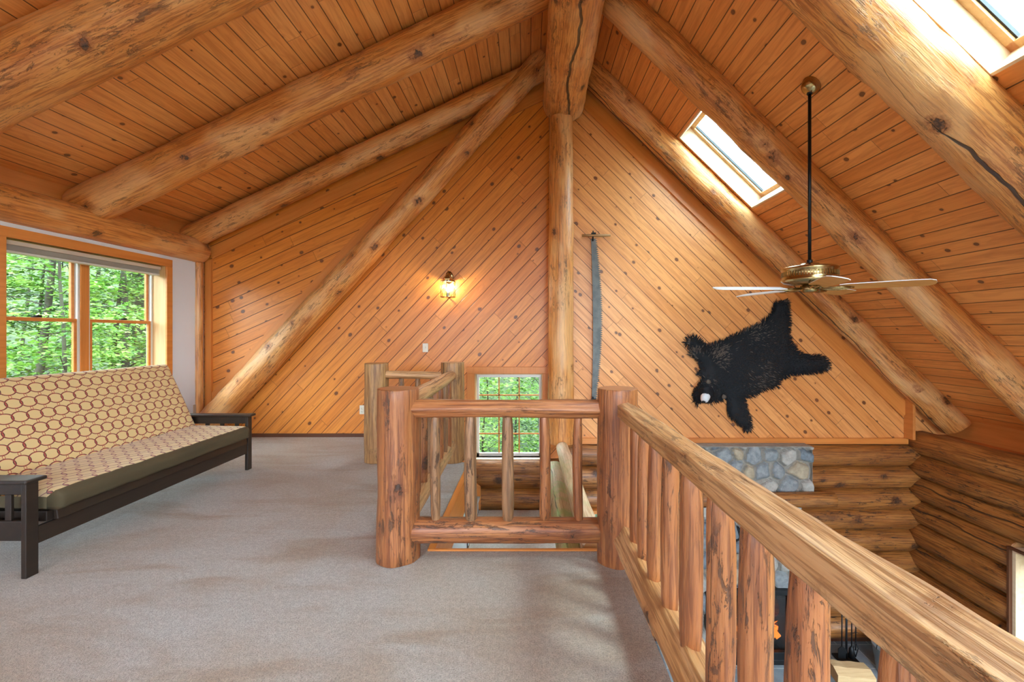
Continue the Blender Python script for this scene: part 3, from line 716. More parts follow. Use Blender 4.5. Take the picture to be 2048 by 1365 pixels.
# ================================================================== FIREPLACE
def stone_panel(name, x0, x1, z0, z1, yf, parent, holes=(), depth=.12, cs=.19, seed=1):
    rng = random.Random(seed); st = .0125; nx = int((x1-x0)/st); nz = int((z1-z0)/st)
    cells = []
    nxx, nzz = int((x1-x0)/cs)+2, int((z1-z0)/cs)+2
    for i in range(-1, nxx):
        for j in range(-1, nzz):
            cells.append((x0+(i+.5*(j % 2)+rng.uniform(.15,.85))*cs, z0+(j+rng.uniform(.15,.85))*cs*.92, rng.random(), rng.uniform(.75, 1.25)))
    mb = MB(); H = []
    for j in range(nz+1):
        for i in range(nx+1):
            x = x0+(x1-x0)*i/nx; z = z0+(z1-z0)*j/nz
            wx = x + .02*noise.noise(Vector((x*7, z*7, seed))); wz = z + .02*noise.noise(Vector((x*7, z*7, seed+9)))
            best = sorted(((((wx-c[0])**2+(wz-c[1])**2)**.5/c[3], c) for c in cells if abs(c[0]-wx) < .45 and abs(c[1]-wz) < .45), key=lambda q: q[0])[:2]
            e = best[1][0]-best[0][0]
            t = min(1, max(0, (e-.022)/.06)); h = sqrt(1-(1-t)**2)*(.05+.03*best[0][1][2]) + .006*noise.noise(Vector((x*18, z*18, 0)))
            mb.v.append((x, yf-h*1.15, z)); H.append((t, best[0][1][2]))
    for j in range(nz):
        for i in range(nx):
            a = j*(nx+1)+i; q = H[a]
            xm = x0+(x1-x0)*(i+.5)/nx; zm = z0+(z1-z0)*(j+.5)/nz
            if any(h[0] < xm < h[1] and h[2] < zm < h[3] for h in holes): continue
            mat = 0 if q[0] < .12 else 1+int(q[1]*3.999)
            mb.face([a, a+1, a+nx+2, a+nx+1], mat, True)
    mb.box(x0, x0+.004, yf-.06, yf+depth, z0, z1, 0); mb.box(x1-.004, x1, yf-.06, yf+depth, z0, z1, 0); mb.box(x0, x1, yf-.06, yf+depth, z1-.006, z1+.004, 0)
    return mb.build(name, [M['mortar'], M['st1'], M['st2'], M['st3'], M['st4']], parent, origin=(0,0,0))
def stonemat(name, a, b):
    m = N(name); P = m.obj(); n1 = m.noise(P, 14, 5, .7); m.col(m.mix(m.ramp(n1, .35, .65), a, b)); m.rough(.8); m.bump(n1, .8, .02); return m.mat
M['mortar'] = stonemat('mortar', (.34, .31, .27), (.27, .25, .22))
M['st1'] = stonemat('grey_stone', (.30, .32, .33), (.20, .22, .24)); M['st2'] = stonemat('tan_stone', (.46, .38, .27), (.34, .28, .20))
M['st3'] = stonemat('blue_grey_stone', (.20, .24, .28), (.13, .155, .18)); M['st4'] = stonemat('light_stone', (.46, .44, .40), (.34, .33, .30))
FP = empty('fireplace', (2.7, 5.7, ZF), 'river-stone fireplace with log mantel and black glass doors, down in the great room', 'fireplace')
stone_panel('stone_chimney', 1.95, 3.54, -.66, -.07, 5.72, FP, cs=.20, seed=4)
stone_panel('stone_surround', 1.98, 3.33, ZF, -.78, 5.62, FP, holes=((2.18, 3.21, ZF+.02, ZF+.90),), cs=.24, seed=6)
log('mantel', (1.75, 5.60, -.70), (3.77, 5.60, -.70), .095, .085, [M['log_dark'], M['end']], FP, seed=181, amp=.08)
mb = MB(); frame_xz(mb, 2.17, 3.22, 5.50, 5.60, ZF+.01, ZF+.91, .06); mb.box(2.23, 3.16, 5.50, 5.56, ZF+.07, ZF+.16); mb.box(2.68, 2.71, 5.50, 5.55, ZF+.16, ZF+.85)
bevel(mb.build('firebox_doors', M['steel_dark'], FP), .004)
mb = MB(); mb.box(2.23, 3.16, 5.545, 5.55, ZF+.16, ZF+.85); mb.build('glass_doors', M['glass_dark'], FP)
mb = MB(); mb.box(2.2, 3.2, 5.84, 5.86, ZF+.02, ZF+.9); mb.box(2.19, 2.21, 5.58, 5.86, ZF+.02, ZF+.9); mb.box(3.19, 3.21, 5.58, 5.86, ZF+.02, ZF+.9); mb.box(2.2, 3.2, 5.58, 5.86, ZF+.01, ZF+.03); mb.box(2.2, 3.2, 5.58, 5.86, ZF+.9, ZF+.92)
mb.build('firebox', plain('soot_black', (.018, .014, .012), .9), FP)
M['flame'] = plain('flame', (1, .35, .05), .5, emit=(1, .30, .05), es=3.5)
for k, (x, h, w_) in enumerate([(2.42, .30, .05), (2.50, .42, .07), (2.58, .28, .05), (2.86, .24, .05), (2.95, .46, .07), (3.04, .36, .06), (3.10, .2, .04)]):
    mb = MB(); pts = [(x + .03*sin(z*14+k), 5.70, ZF+.22+z*h) for z in [i/8 for i in range(9)]]
    mb.tube(pts, [w_*(.5+.5*sin(pi*min(1, t*1.6+.15))) * (1-t)**.7 + .002 for t in [i/8 for i in range(9)]], 8); mb.build('flame', M['flame'], FP)
for k, (a, b, z) in enumerate([(2.35, 2.75, .16), (2.75, 3.12, .16), (2.5, 2.98, .26)]):
    log('fire_log', (a, 5.68, ZF+z), (b, 5.74, ZF+z+.03), .05, .045, [plain('charred', (.03, .02, .015), .9)]*2, FP, seed=190+k, amp=.12, seg=14)
mb = MB(); mb.box(2.40, 3.02, 5.585, 5.62, -1.37, -1.03)
for k in range(6): mb.box(2.42, 3.00, 5.575, 5.59, -1.35+k*.055, -1.32+k*.055)
tag(bevel(mb.build('vent_grille', M['steel_dark']), .003), 'black metal grille set in the stone between mantel and firebox', 'grille')
# fireplace tools
T = empty('fireplace_tool_set', (3.92, 5.60, ZF), 'black wrought-iron fireplace tool stand beside the hearth', 'fireplace tools')
mb = MB(); mb.box(3.80, 4.04, 5.50, 5.70, ZF, ZF+.02); bevel(mb.build('base', M['iron'], T), .004)
mb = MB(); mb.tube([(3.92, 5.6, ZF+.02), (3.92, 5.6, ZF+.72)], .010, 10); mb.tube([(3.83, 5.6, ZF+.66), (3.92, 5.6, ZF+.69), (4.01, 5.6, ZF+.66)], .007, 8); mb.ball((3.92, 5.6, ZF+.75), .022); mb.build('stand', M['iron'], T)
for nm, x in (('shovel', 3.84), ('poker', 3.89), ('brush', 3.96), ('tongs', 4.01)):
    mb = MB(); mb.tube([(x, 5.57, ZF+.14), (x, 5.565, ZF+.70)], .007, 8); mb.tube([(x, 5.565, ZF+.58), (x, 5.565, ZF+.70)], .011, 8)
    if nm == 'shovel': mb.prism([(x-.045, ZF+.05), (x+.045, ZF+.05), (x+.05, ZF+.16), (x, ZF+.20), (x-.05, ZF+.16)], 5.56, 5.568)
    elif nm == 'brush': mb.lathe([(0, .05), (.035, .05), (.028, .16), (.008, .19)], (x, 5.57, ZF), 12)
    elif nm == 'tongs': mb.tube([(x, 5.57, ZF+.26), (x+.03, 5.57, ZF+.16), (x, 5.57, ZF+.06)], .006, 6); mb.tube([(x, 5.57, ZF+.26), (x-.03, 5.57, ZF+.16), (x, 5.57, ZF+.06)], .006, 6)
    else: mb.tube([(x, 5.57, ZF+.14), (x+.02, 5.57, ZF+.07)], .006, 6); mb.tube([(x, 5.57, ZF+.14), (x-.02, 5.57, ZF+.12)], .005, 6)
    mb.build(nm, M['iron'], T)
# firewood, bucket, paper
mb = MB(); b0 = Vector((3.76, 5.30, ZF))
Mr = Matrix.Translation(b0) @ Matrix.Rotation(radians(-8), 4, 'Z')
def splitlog(mb, Mx, L, pts):
    n = 14; b = len(mb.v); k = len(pts)
    for i in range(n+1):
        t = i/n
        for j, (a, c) in enumerate(pts): mb.v.append(tuple(Mx @ Vector((L*t-L/2, a*(1+.05*noise.noise(Vector((t*4, j, 1)))), c*(1+.06*noise.noise(Vector((t*4, j, 5))))))))
    for i in range(n):
        for j in range(k): mb.face([b+i*k+j, b+i*k+(j+1) % k, b+(i+1)*k+(j+1) % k, b+(i+1)*k+j], 0)
    mb.face([b+j for j in reversed(range(k))], 1); mb.face([b+n*k+j for j in range(k)], 1)
splitlog(mb, Mr, .40, [(-.12, 0), (.10, 0), (.15, .06), (.12, .12), (-.02, .14), (-.13, .11)])
tag(mb.build('firewood', [grainy('split_firewood', (.62, .42, .22), (.48, .29, .13), 'X', 30, .8), M['end']]), 'split block of pale firewood lying on the slate hearth', 'firewood')
BK = empty('ash_bucket', (4.30, 5.38, ZF), 'grey galvanised metal bucket right of the firewood', 'bucket')
mb = MB(); mb.lathe([(0, .0), (.145, 0), (.15, .01), (.19, .30), (.197, .305), (.197, .315), (.186, .315), (.146, .02), (0, .02)], (4.30, 5.38, ZF), 36); mb.build('body', M['galv'], BK)
mb = MB(); mb.tube([(4.30+.195*cos(a), 5.38-.02, ZF+.30+.19*sin(a)) for a in [pi*i/14 for i in range(15)]], .004, 6); mb.build('handle', M['iron'], BK)
mb = MB(); mb.box(4.02, 4.14, 5.02, 5.20, ZF, ZF+.03); tag(bevel(mb.build('paper_stack', plain('paper', (.75, .78, .8), .8)), .003), 'small white stack of papers on the hearth beside the firewood', 'papers')

# ================================================================== FUTON
F = empty('futon_sofa', (-3.15, 3.5, 0), 'espresso-framed futon sofa with a tan ring-patterned mattress under the left window', 'sofa')
E = M['espresso']; FX0, FX1 = -3.62, -2.745
def part(nm, *bxs, mat=None, w_=.004):
    mb = MB()
    for b_ in bxs: mb.box(*b_)
    return bevel(mb.build(nm, mat or E, F), w_)
for (y0, y1) in ((2.489, 2.554), (4.46, 4.525)):
    part('leg', (FX1-.03, FX1, y0, y1, 0, .525)); part('leg', (FX0, FX0+.03, y0, y1, 0, .525))
    part('armrest', (FX0-.03, FX1+.03, y0-.03 if y0 < 3 else y0-.01, y1+.02, .525, .548), w_=.008)
    ym_ = (y0+y1)/2
    part('arm_rail', (FX0+.03, FX1-.03, ym_-.014, ym_+.014, .455, .523)); part('arm_rail', (FX0+.03, FX1-.03, ym_-.014, ym_+.014, .20, .31))
    for k in range(5): x = FX0+.15+k*.145; part('arm_slat', (x, x+.035, ym_-.008, ym_+.008, .31, .457), w_=.002)
part('front_rail', (-2.775, -2.752, 2.554, 4.46, .165, .262)); part('rear_rail', (FX0+.005, FX0+.028, 2.554, 4.46, .165, .262))
mb = MB(); mb.prism([(-2.80, .262), (-2.725, .268), (-2.735, .337), (-2.80, .337)], 2.64, 4.42); bevel(mb.build('seat_frame', E, F), .004)
part('seat_frame', (-3.28, -3.25, 2.62, 4.42, .27, .33)); part('seat_frame', (-3.28, -2.75, 2.60, 2.64, .27, .33)); part('seat_frame', (-3.28, -2.75, 4.39, 4.43, .27, .33))
for k in range(7): part('seat_slat', (-3.25, -2.80, 2.80+k*.24, 2.86+k*.24, .30, .32), w_=.002)
# back frame follows the slope of the back
bd = Vector((-.30, 0, .62)).normalized()
for y in (2.66, 3.2, 3.8, 4.38):
    mb = MB(); mb.prism([(-3.40, .34), (-3.37, .34), (-3.64, .90), (-3.67, .90)], y-.02, y+.02); bevel(mb.build('back_slat', E, F), .003)
mb = MB(); mb.prism([(-3.625, .86), (-3.595, .86), (-3.625, .93), (-3.655, .93)], 2.62, 4.42); bevel(mb.build('back_frame', E, F), .004)
def cushion(mb, P0, ex, ez, W, T_, y0, y1, puff=.02, u0=0., r=.045):
    """rounded slab: ex = along width, ez = thickness dir; pattern on the +ez face"""
    n, m_ = 22, 48; ex = Vector(ex).normalized(); ez = Vector(ez).normalized(); P0 = Vector(P0)
    prof = []   # (w, t, pattern)
    for k in range(n+1): prof.append((r + (W-2*r)*k/n, T_, 1))
    for k in range(1, 6): a = pi/2*k/6; prof.append((W-r+r*sin(a), T_-r+r*cos(a), 1))
    for k in range(0, 6): a = pi/2*k/6; prof.append((W-r*.7+r*.7*cos(a), r*.7-r*.7*sin(a), 0))
    for k in range(4, -1, -1): prof.append((r + (W-2*r)*k/4, 0, 0))
    for k in range(1, 6): a = pi/2*k/6; prof.append((r*.7-r*.7*sin(a), r*.7-r*.7*cos(a), 0))
    for k in range(0, 6): a = pi/2*k/6; prof.append((r-r*cos(a), T_-r+r*sin(a), 1 if k > 4 else 0))
    K = len(prof); b = len(mb.v); rows = []
    for j in range(m_+1):
        s_ = j/m_; y = y0+(y1-y0)*s_
        de = min(y-y0, y1-y); shrink = (1-min(1, de/r)); sh = r*(1-sqrt(max(0, 1-shrink**2)))*.9
        for (w_, t_, p_) in prof:
            cx = min(max(w_, sh), W-sh); ct = T_/2+(t_-T_/2)*(1-2*sh/T_*.6)
            pf = puff*(sin(pi*min(1, max(0, w_/W)))**.6)*(min(1, de/.15)**.5) if t_ > T_*.9 else 0
            lump = .006*noise.noise(Vector((y*6, w_*6, T_*30))) + .004*noise.noise(Vector((y*17, w_*11, 3)))
            q = P0 + ex*cx + ez*(ct+pf+lump); mb.v.append((q.x, y, q.z))
    for j in range(m_):
        ya = y0+(y1-y0)*j/m_; yb = y0+(y1-y0)*(j+1)/m_
        for k in range(K):
            k2 = (k+1) % K; a_, c_ = prof[k], prof[k2]
            mt = 0 if (a_[2] and c_[2]) else 1
            wa = a_[0]+(T_-a_[1]); wc = c_[0]+(T_-c_[1])
            mb.face([b+j*K+k, b+(j+1)*K+k, b+(j+1)*K+k2, b+j*K+k2], mt, True, uv=[(ya, u0+wa), (yb, u0+wa), (yb, u0+wc), (ya, u0+wc)])
    for j, rv in ((0, 0), (m_, 1)):
        ids = [b+j*K+k for k in range(K)]; mb.face(ids if rv else list(reversed(ids)), 1, False)
mb = MB()
cushion(mb, (-2.695, 0, .325), (-1, 0, .02), (.02, 0, 1), .60, .115, 2.585, 4.445, .012, 0.)
mt_ = mb.build('seat_mattress', [M['fabric'], M['band']], F)
mb = MB()
cushion(mb, (-3.33, 0, .37), (-.42, 0, .90), (.90, 0, .42), .70, .13, 2.585, 4.445, .018, .62)
mb.build('back_mattress', [M['fabric'], M['band']], F)

# ================================================================== CEILING FAN
fx, fy = 2.243, 3.625
FN = empty('ceiling_fan', (fx, fy, zr(fx)), 'antique-brass five-blade ceiling fan hanging on a long black rod', 'ceiling fan')
Mx = Matrix.Translation((fx+.02, fy, zr(fx+.02)-.0)) @ Vector((-.968, 0, -1)).normalized().to_track_quat('Z', 'Y').to_matrix().to_4x4()
mb = MB(); mb.lathe([(.075, 0), (.078, .008), (.070, .016), (.072, .026), (.060, .05), (.040, .068), (.024, .074), (0, .074)], (0,0,0), 40); mb.v = [tuple(Mx @ Vector(p)) for p in mb.v]
mb.build('canopy', M['brass'], FN)
mb = MB(); mb.tube([(fx, fy, 3.27), (fx, fy, 1.905)], .0125, 16); mb.tube([(fx, fy, 1.93), (fx, fy, 1.895)], .021, 16); mb.tube([(fx, fy, 3.30), (fx, fy, 3.25)], .020, 16); mb.build('down_rod', M['steel_dark'], FN)
mb = MB(); mb.lathe([(.02, .085), (.065, .085), (.075, .075), (.085, .07), (.16, .062), (.19, .055), (.202, .045), (.204, .035), (.196, .030), (.196, -.035), (.204, -.040), (.204, -.052), (.185, -.068), (.13, -.08), (.09, -.085), (0, -.085)], (fx, fy, 1.815), 64)
hs = mb.build('motor_housing', M['brass'], FN)
mb = MB()
for k in range(60):
    a = 2*pi*k/60; Mk = Matrix.Translation((fx, fy, 1.815)) @ Matrix.Rotation(a, 4, 'Z'); mb.box(.1955, .1985, -.004, .004, -.018, .018, 0, Mk)
mb.build('vent_band', M['brass_d'], hs)
mb = MB(); mb.lathe([(.05, 0), (.066, -.005), (.068, -.035), (.060, -.050), (.035, -.058), (.012, -.062), (0, -.062)], (fx, fy, 1.728), 40); mb.build('switch_housing', M['brass'], FN)
def blade_outline():
    p = [(.20, -.052), (.24, -.062), (.62, -.074), (.72, -.070), (.752, -.045), (.76, 0), (.752, .045), (.72, .070), (.62, .074), (.24, .062), (.20, .052)]
    return p
for ph in (35, 107, 179, 251, 323):
    Mb = Matrix.Translation((fx, fy, 1.705)) @ Matrix.Rotation(radians(ph), 4, 'Z') @ Matrix.Rotation(radians(-13), 4, 'X')
    mb = MB(); P = blade_outline(); n = len(P)
    mb.v = [tuple(Mb @ Vector((x, y, -.003))) for x, y in P] + [tuple(Mb @ Vector((x, y, .003))) for x, y in P]
    mb.face(list(reversed(range(n))), 0); mb.face([n+i for i in range(n)], 1)
    for i in range(n): j = (i+1) % n; mb.face([i, j, n+j, n+i], 1)
    bo = mb.build('fan_blade', [M['blade_o'], M['blade_w']], FN)
    mb = MB()
    for s_ in (-1, 1): mb.tube([Mb @ Vector(p) for p in ((.05, s_*.01, .0), (.12, s_*.03, -.010), (.19, s_*.035, -.012), (.27, s_*.012, -.010))], .006, 8)
    mb.tube([Mb @ Vector(p) for p in ((.04, 0, .005), (.14, 0, -.012), (.29, 0, -.010))], .006, 8)
    for q in ((.22, .02), (.22, -.02), (.27, 0)): mb.ball(Mb @ Vector((q[0], q[1], -.008)), .007, 1)
    mb.build('blade_bracket', M['brass'], FN)

# ================================================================== WALL THINGS
def wpx(px, py, d=GY): return ((px-1056)/910*d, CZ+(666-py)/910*d)
# lantern sconce
lx, lz = wpx(896, 579, 5.80)
SCN = empty('wall_lantern', (lx, GY-.02, lz), 'small hexagonal brass-and-glass wall lantern glowing on the far wall', 'wall lamp')
Y0 = 5.80
mb = MB(); mb.lathe([(0, .0), (.05, 0), (.052, .012), (0, .02)], (0,0,0), 24); mb.v = [(lx+p[0], GY-p[2], lz+.16+p[1]*1.6) for p in mb.v]; mb.build('back_plate', M['brass'], SCN)
mb = MB(); mb.tube([(lx, GY-.01, lz+.16), (lx, GY-.05, lz+.20), (lx, Y0, lz+.17)], .006, 8); mb.tube([(lx, Y0, lz+.17), (lx, Y0, lz+.24)], .004, 8); mb.build('arm', M['brass'], SCN)
hexr = .098; hx = [(lx+hexr*cos(a), Y0+hexr*sin(a)) for a in [pi/6+pi/3*k for k in range(6)]]
mb = MB(); mb.lathe([(.012, .20), (.03, .18), (.055, .155), (.062, .13), (.062, .115), (.10, .10), (0, .10)], (lx, Y0, lz), 6, smooth=False); mb.build('cap', M['brass'], SCN)
mb = MB()
for (x, y) in hx: mb.tube([(x, y, lz-.10), (x, y, lz+.10)], .004, 6)
for z in (-.10, .10):
    for k in range(6): a, b = hx[k], hx[(k+1) % 6]; mb.tube([(a[0], a[1], lz+z), (b[0], b[1], lz+z)], .005, 6)
mb.build('cage', M['brass_d'], SCN)
mb = MB()
for k in range(6):
    a, b = hx[k], hx[(k+1) % 6]; i = len(mb.v); mb.v += [(a[0], a[1], lz-.1), (b[0], b[1], lz-.1), (b[0], b[1], lz+.1), (a[0], a[1], lz+.1)]; mb.face([i, i+1, i+2, i+3])
mb.build('glass_panes', M['glass'], SCN)
mb = MB(); mb.tube([(lx, Y0, lz-.10), (lx, Y0, lz-.04)], .014, 10); mb.build('candle_socket', plain('cream_sleeve', (.8, .75, .65), .5), SCN)
mb = MB(); mb.ball((lx, Y0, lz-.005), .026, 2, scale=(1, 1, 1.5)); mb.build('bulb', plain('lit_bulb', (1, .9, .7), .4, emit=(1, .84, .60), es=7), SCN)
pl = D.lights.new('lantern_light', 'POINT'); pl.energy = 20; pl.color = (1, .86, .68); pl.shadow_soft_size = .03
po = D.objects.new('lantern_light', pl); place(po, (lx, Y0, lz+.045), SCN)
# switch and outlets
def plate(name, px, py, lab, cat, kind, h=.115, w_=.072):
    x, z = wpx(px, py); e = empty(name, (x, GY, z), lab, cat)
    mb = MB(); mb.box(x-w_/2, x+w_/2, GY-.008, GY-.001, z-h/2, z+h/2); bevel(mb.build('cover_plate', M['plate'], e), .003)
    mb = MB()
    if kind == 's': mb.box(x-.005, x+.005, GY-.018, GY-.008, z-.004, z+.014)
    else:
        for s_ in (-1, 1): mb.lathe([(0, 0), (.016, 0), (.016, .003), (0, .003)], (0,0,0), 16); n0 = len(mb.v)-64; mb.v[n0:] = [(x+p[0], GY-.008-p[2], z+s_*.02+p[1]) for p in mb.v[n0:]]
    mb.build('toggle' if kind == 's' else 'socket', M['plate'], e)
plate('light_switch', 851, 696, 'ivory light switch on the far wall below the lantern', 'light switch', 's')
plate('power_outlet', 725, 820, 'ivory power outlet low on the far wall behind the railing post', 'power outlet', 'o')
mb = MB(); mb.box(XL+.001, XL+.009, 5.70, 5.77, .33, .445); tag(bevel(mb.build('power_outlet', plain('beige_plate', (.5, .42, .32), .5)), .003), 'beige power outlet low on the white left wall behind the futon arm', 'power outlet')

# crosscut saw
sx = .87; SW = empty('crosscut_saw', (sx, GY-.03, .5), 'long antique two-man crosscut saw hung upright beside the log post', 'saw')
n = 150; zt, zb = 2.565, .50; mb = MB(); Lp, Rp = [], []
for i in range(n+1):
    t = i/n; z = zt+(zb-zt)*t
    xl = .812 + .030*sin(pi*t*.75) - .012*t*t; wd = .052 + .052*sin(pi*min(1, t*1.05+.0))**.9
    xr_ = xl+wd
    Lp.append((xl, z)); ph_ = i % 6
    Rp.append((xr_ + (.024 if ph_ in (0, 2, 4) else -.004), z))
    if ph_ == 4: pass
b = 0
for s_ in (0, 1):
    y = GY-.035+.0025*s_
    mb.v += [(p[0], y, p[1]) for p in Lp] + [(p[0], y, p[1]) for p in Rp]
N_ = n+1
for i in range(n):
    mb.face([i, i+1, N_+i+1, N_+i]); mb.face([2*N_+i, 3*N_+i, 3*N_+i+1, 2*N_+i+1])
    mb.face([i, 2*N_+i, 2*N_+i+1, i+1]); mb.face([N_+i, N_+i+1, 3*N_+i+1, 3*N_+i])
sm = N('old_saw_steel'); P_ = sm.obj(); n_ = sm.noise(P_, 9, 5, .6); sm.col(sm.mix(sm.ramp(n_, .35, .65), (.085, .090, .090), (.14, .14, .135))); sm.rough(.5); sm.b.inputs['Metallic'].default_value = .5
mb.build('saw_blade', sm.mat, SW)
for z, lab in ((2.60, None), (.47, None)):
    mb = MB(); mb.tube([(sx-.175, GY-.05, z), (sx-.05, GY-.05, z+.003), (sx+.08, GY-.05, z), (sx+.19, GY-.05, z+.004)], [.014, .018, .018, .015], 12)
    h_ = mb.build('handle', grainy('old_handle_wood', (.40, .22, .09), (.28, .14, .05), 'X', 30, .6), SW)
    mb = MB(); mb.tube([(sx-.035, GY-.04, z-.07), (sx-.035, GY-.055, z+.03)], .010, 8); mb.box(sx-.055, sx+.0, GY-.075, GY-.03, z+.016, z+.035); mb.tube([(sx-.035, GY-.06, z+.035), (sx-.035, GY-.06, z+.06)], .008, 8)
    mb.build('bracket', M['iron'], h_)

# bear hide
OUT = [(885,75),(905,70),(960,60),(1000,52),(1025,60),(1020,130),(1030,220),(1030,300),(1025,360),(1040,420),(1030,455),(1065,460),(1090,480),(1085,515),(1120,545),(1200,570),(1270,572),(1330,575),(1370,600),(1390,620),(1410,665),(1395,700),(1340,722),(1300,725),(1240,738),(1150,742),(1090,748),(1040,758),(985,775),(945,800),(930,840),(920,875),(880,868),(830,880),(780,900),(740,915),(690,955),(650,955),(620,970),(605,985),(620,1040),(640,1110),(668,1165),(655,1200),(680,1245),(650,1285),(610,1285),(600,1235),(545,1220),(510,1180),(470,1155),(450,1120),(445,1060),(440,990),(410,960),(395,985),(345,995),(300,1020),(250,1025),(205,1010),(180,1038),(125,1010),(118,960),(118,930),(130,890),(160,850),(190,810),(205,780),(175,735),(175,700),(200,690),(185,650),(150,620),(125,600),(95,565),(88,535),(110,500),(80,485),(40,470),(48,440),(75,420),(105,385),(165,400),(200,440),(240,470),(290,482),(320,465),(380,440),(450,410),(530,370),(620,325),(700,290),(760,265),(805,235),(845,195),(870,150),(885,110)]
def hp(p, d=5.86): return ((1360+p[0]/4.706-1056)/910*d, CZ+(666-(590+p[1]/4.706))/910*d)
O2 = [hp(p) for p in OUT]
def inside(x, z, P=O2):
    c = False; n = len(P)
    for i in range(n):
        (x1, z1), (x2, z2) = P[i], P[i-1]
        if (z1 > z) != (z2 > z) and x < (x2-x1)*(z-z1)/(z2-z1)+x1: c = not c
    return c
def dedge(x, z, P=O2):
    m_ = 9
    for i in range(len(P)):
        (x1, z1), (x2, z2) = P[i-1], P[i]; dx, dz = x2-x1, z2-z1; t = max(0, min(1, ((x-x1)*dx+(z-z1)*dz)/(dx*dx+dz*dz)))
        m_ = min(m_, (x-x1-t*dx)**2+(z-z1-t*dz)**2)
    return sqrt(m_)
BR = empty('bear_hide', (hp((600, 600))[0], GY-.02, hp((600, 600))[1]), 'black bear hide with head and white muzzle hung on the right far wall', 'animal hide')
hc = hp((225, 915))
def hideh(x, z, d):
    h = .012 + .05*min(1, d/.12)**.7 + .022*noise.noise(Vector((x*4, 0, z*4))) * min(1, d/.08)
    q = ((x-hc[0])**2+(z-hc[1])**2)/(.12**2); return h + .10*math.exp(-q)
st = .018; x0, x1 = min(p[0] for p in O2), max(p[0] for p in O2); z0, z1 = min(p[1] for p in O2), max(p[1] for p in O2)
mb = MB(); idx = {}
nx, nz = int((x1-x0)/st)+1, int((z1-z0)/st)+1
grid = {}
for i in range(nx+1):
    for j in range(nz+1):
        x, z = x0+i*st, z0+j*st
        if inside(x, z): grid[(i, j)] = (x, z, dedge(x, z))
def gv(i, j, back=0):
    k = (i, j, back)
    if k not in idx:
        x, z, d = grid[(i, j)]; idx[k] = len(mb.v); mb.v.append((x, GY-.012 if back else GY-.012-hideh(x, z, d), z))
    return idx[k]
cellset = {(i, j) for i in range(nx) for j in range(nz) if all(q in grid for q in ((i, j), (i+1, j), (i+1, j+1), (i, j+1)))}
for (i, j) in cellset:
    mb.face([gv(i, j), gv(i+1, j), gv(i+1, j+1), gv(i, j+1)], 0, True)
    for (di, dj, a, b) in ((-1,0,(i,j+1),(i,j)),(1,0,(i+1,j),(i+1,j+1)),(0,-1,(i,j),(i+1,j)),(0,1,(i+1,j+1),(i,j+1))):
        if (i+di, j+dj) not in cellset: mb.face([gv(*b), gv(*a), gv(*a, 1), gv(*b, 1)], 0)
mb.build('hide', M['fur_k'], BR)
rng = random.Random(5); mb = MB(); keys = [k for k in grid]
for t in range(15000):
    i, j = keys[rng.randrange(len(keys))]; x = grid[(i, j)][0]+rng.uniform(-st, st); z = grid[(i, j)][1]+rng.uniform(-st, st)
    if not inside(x, z): continue
    d = dedge(x, z); h = hideh(x, z, d)
    dx, dz = x-hc[0], z-hc[1]; L = sqrt(dx*dx+dz*dz)+1e-4
    fl = Vector((dx/L + .3, 0, dz/L - .55 + .9*noise.noise(Vector((x*3, 2, z*3)))))
    fl += Vector((noise.noise(Vector((x*9, 5, z*9))), 0, noise.noise(Vector((x*9, 8, z*9)))))*.8
    if d < .05:
        e = .01; gx = dedge(x+e, z)*(1 if inside(x+e, z) else -1)-dedge(x-e, z)*(1 if inside(x-e, z) else -1); gz = dedge(x, z+e)*(1 if inside(x, z+e) else -1)-dedge(x, z-e)*(1 if inside(x, z-e) else -1)
        fl -= Vector((gx, 0, gz)).normalized()*1.2
    fl.normalize(); ln = rng.uniform(.035, .07)*(1. if L > .16 else .4); wdt = rng.uniform(.0022, .0045)
    fl.y = -rng.uniform(.10, .42); y = GY-.012-h+.004
    p = Vector((x, y, z)); q = p+fl*ln*.55; r_ = p+fl*ln + Vector((0, .012, -.004)); sdv = fl.cross(Vector((0, 1, 0))).normalized()*wdt
    b = len(mb.v); mb.v += [tuple(p-sdv), tuple(p+sdv), tuple(q+sdv*.9), tuple(q-sdv*.9), tuple(r_)]
    u_ = (x-x0)/(x1-x0); top = noise.noise(Vector((x*2.2, 1, z*2.2)))
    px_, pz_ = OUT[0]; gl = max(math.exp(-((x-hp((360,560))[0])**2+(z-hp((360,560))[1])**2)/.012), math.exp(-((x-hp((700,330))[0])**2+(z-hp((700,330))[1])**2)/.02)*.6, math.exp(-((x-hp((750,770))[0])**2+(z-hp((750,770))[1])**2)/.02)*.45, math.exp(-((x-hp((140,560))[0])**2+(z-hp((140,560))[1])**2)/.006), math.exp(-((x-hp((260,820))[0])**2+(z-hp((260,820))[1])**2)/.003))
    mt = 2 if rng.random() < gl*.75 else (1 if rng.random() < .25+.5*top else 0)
    mb.face([b, b+1, b+2, b+3], mt); mb.face([b+3, b+2, b+4], mt)
mb.build('fur', [M['fur_k'], M['fur_b'], M['fur_g']], BR)
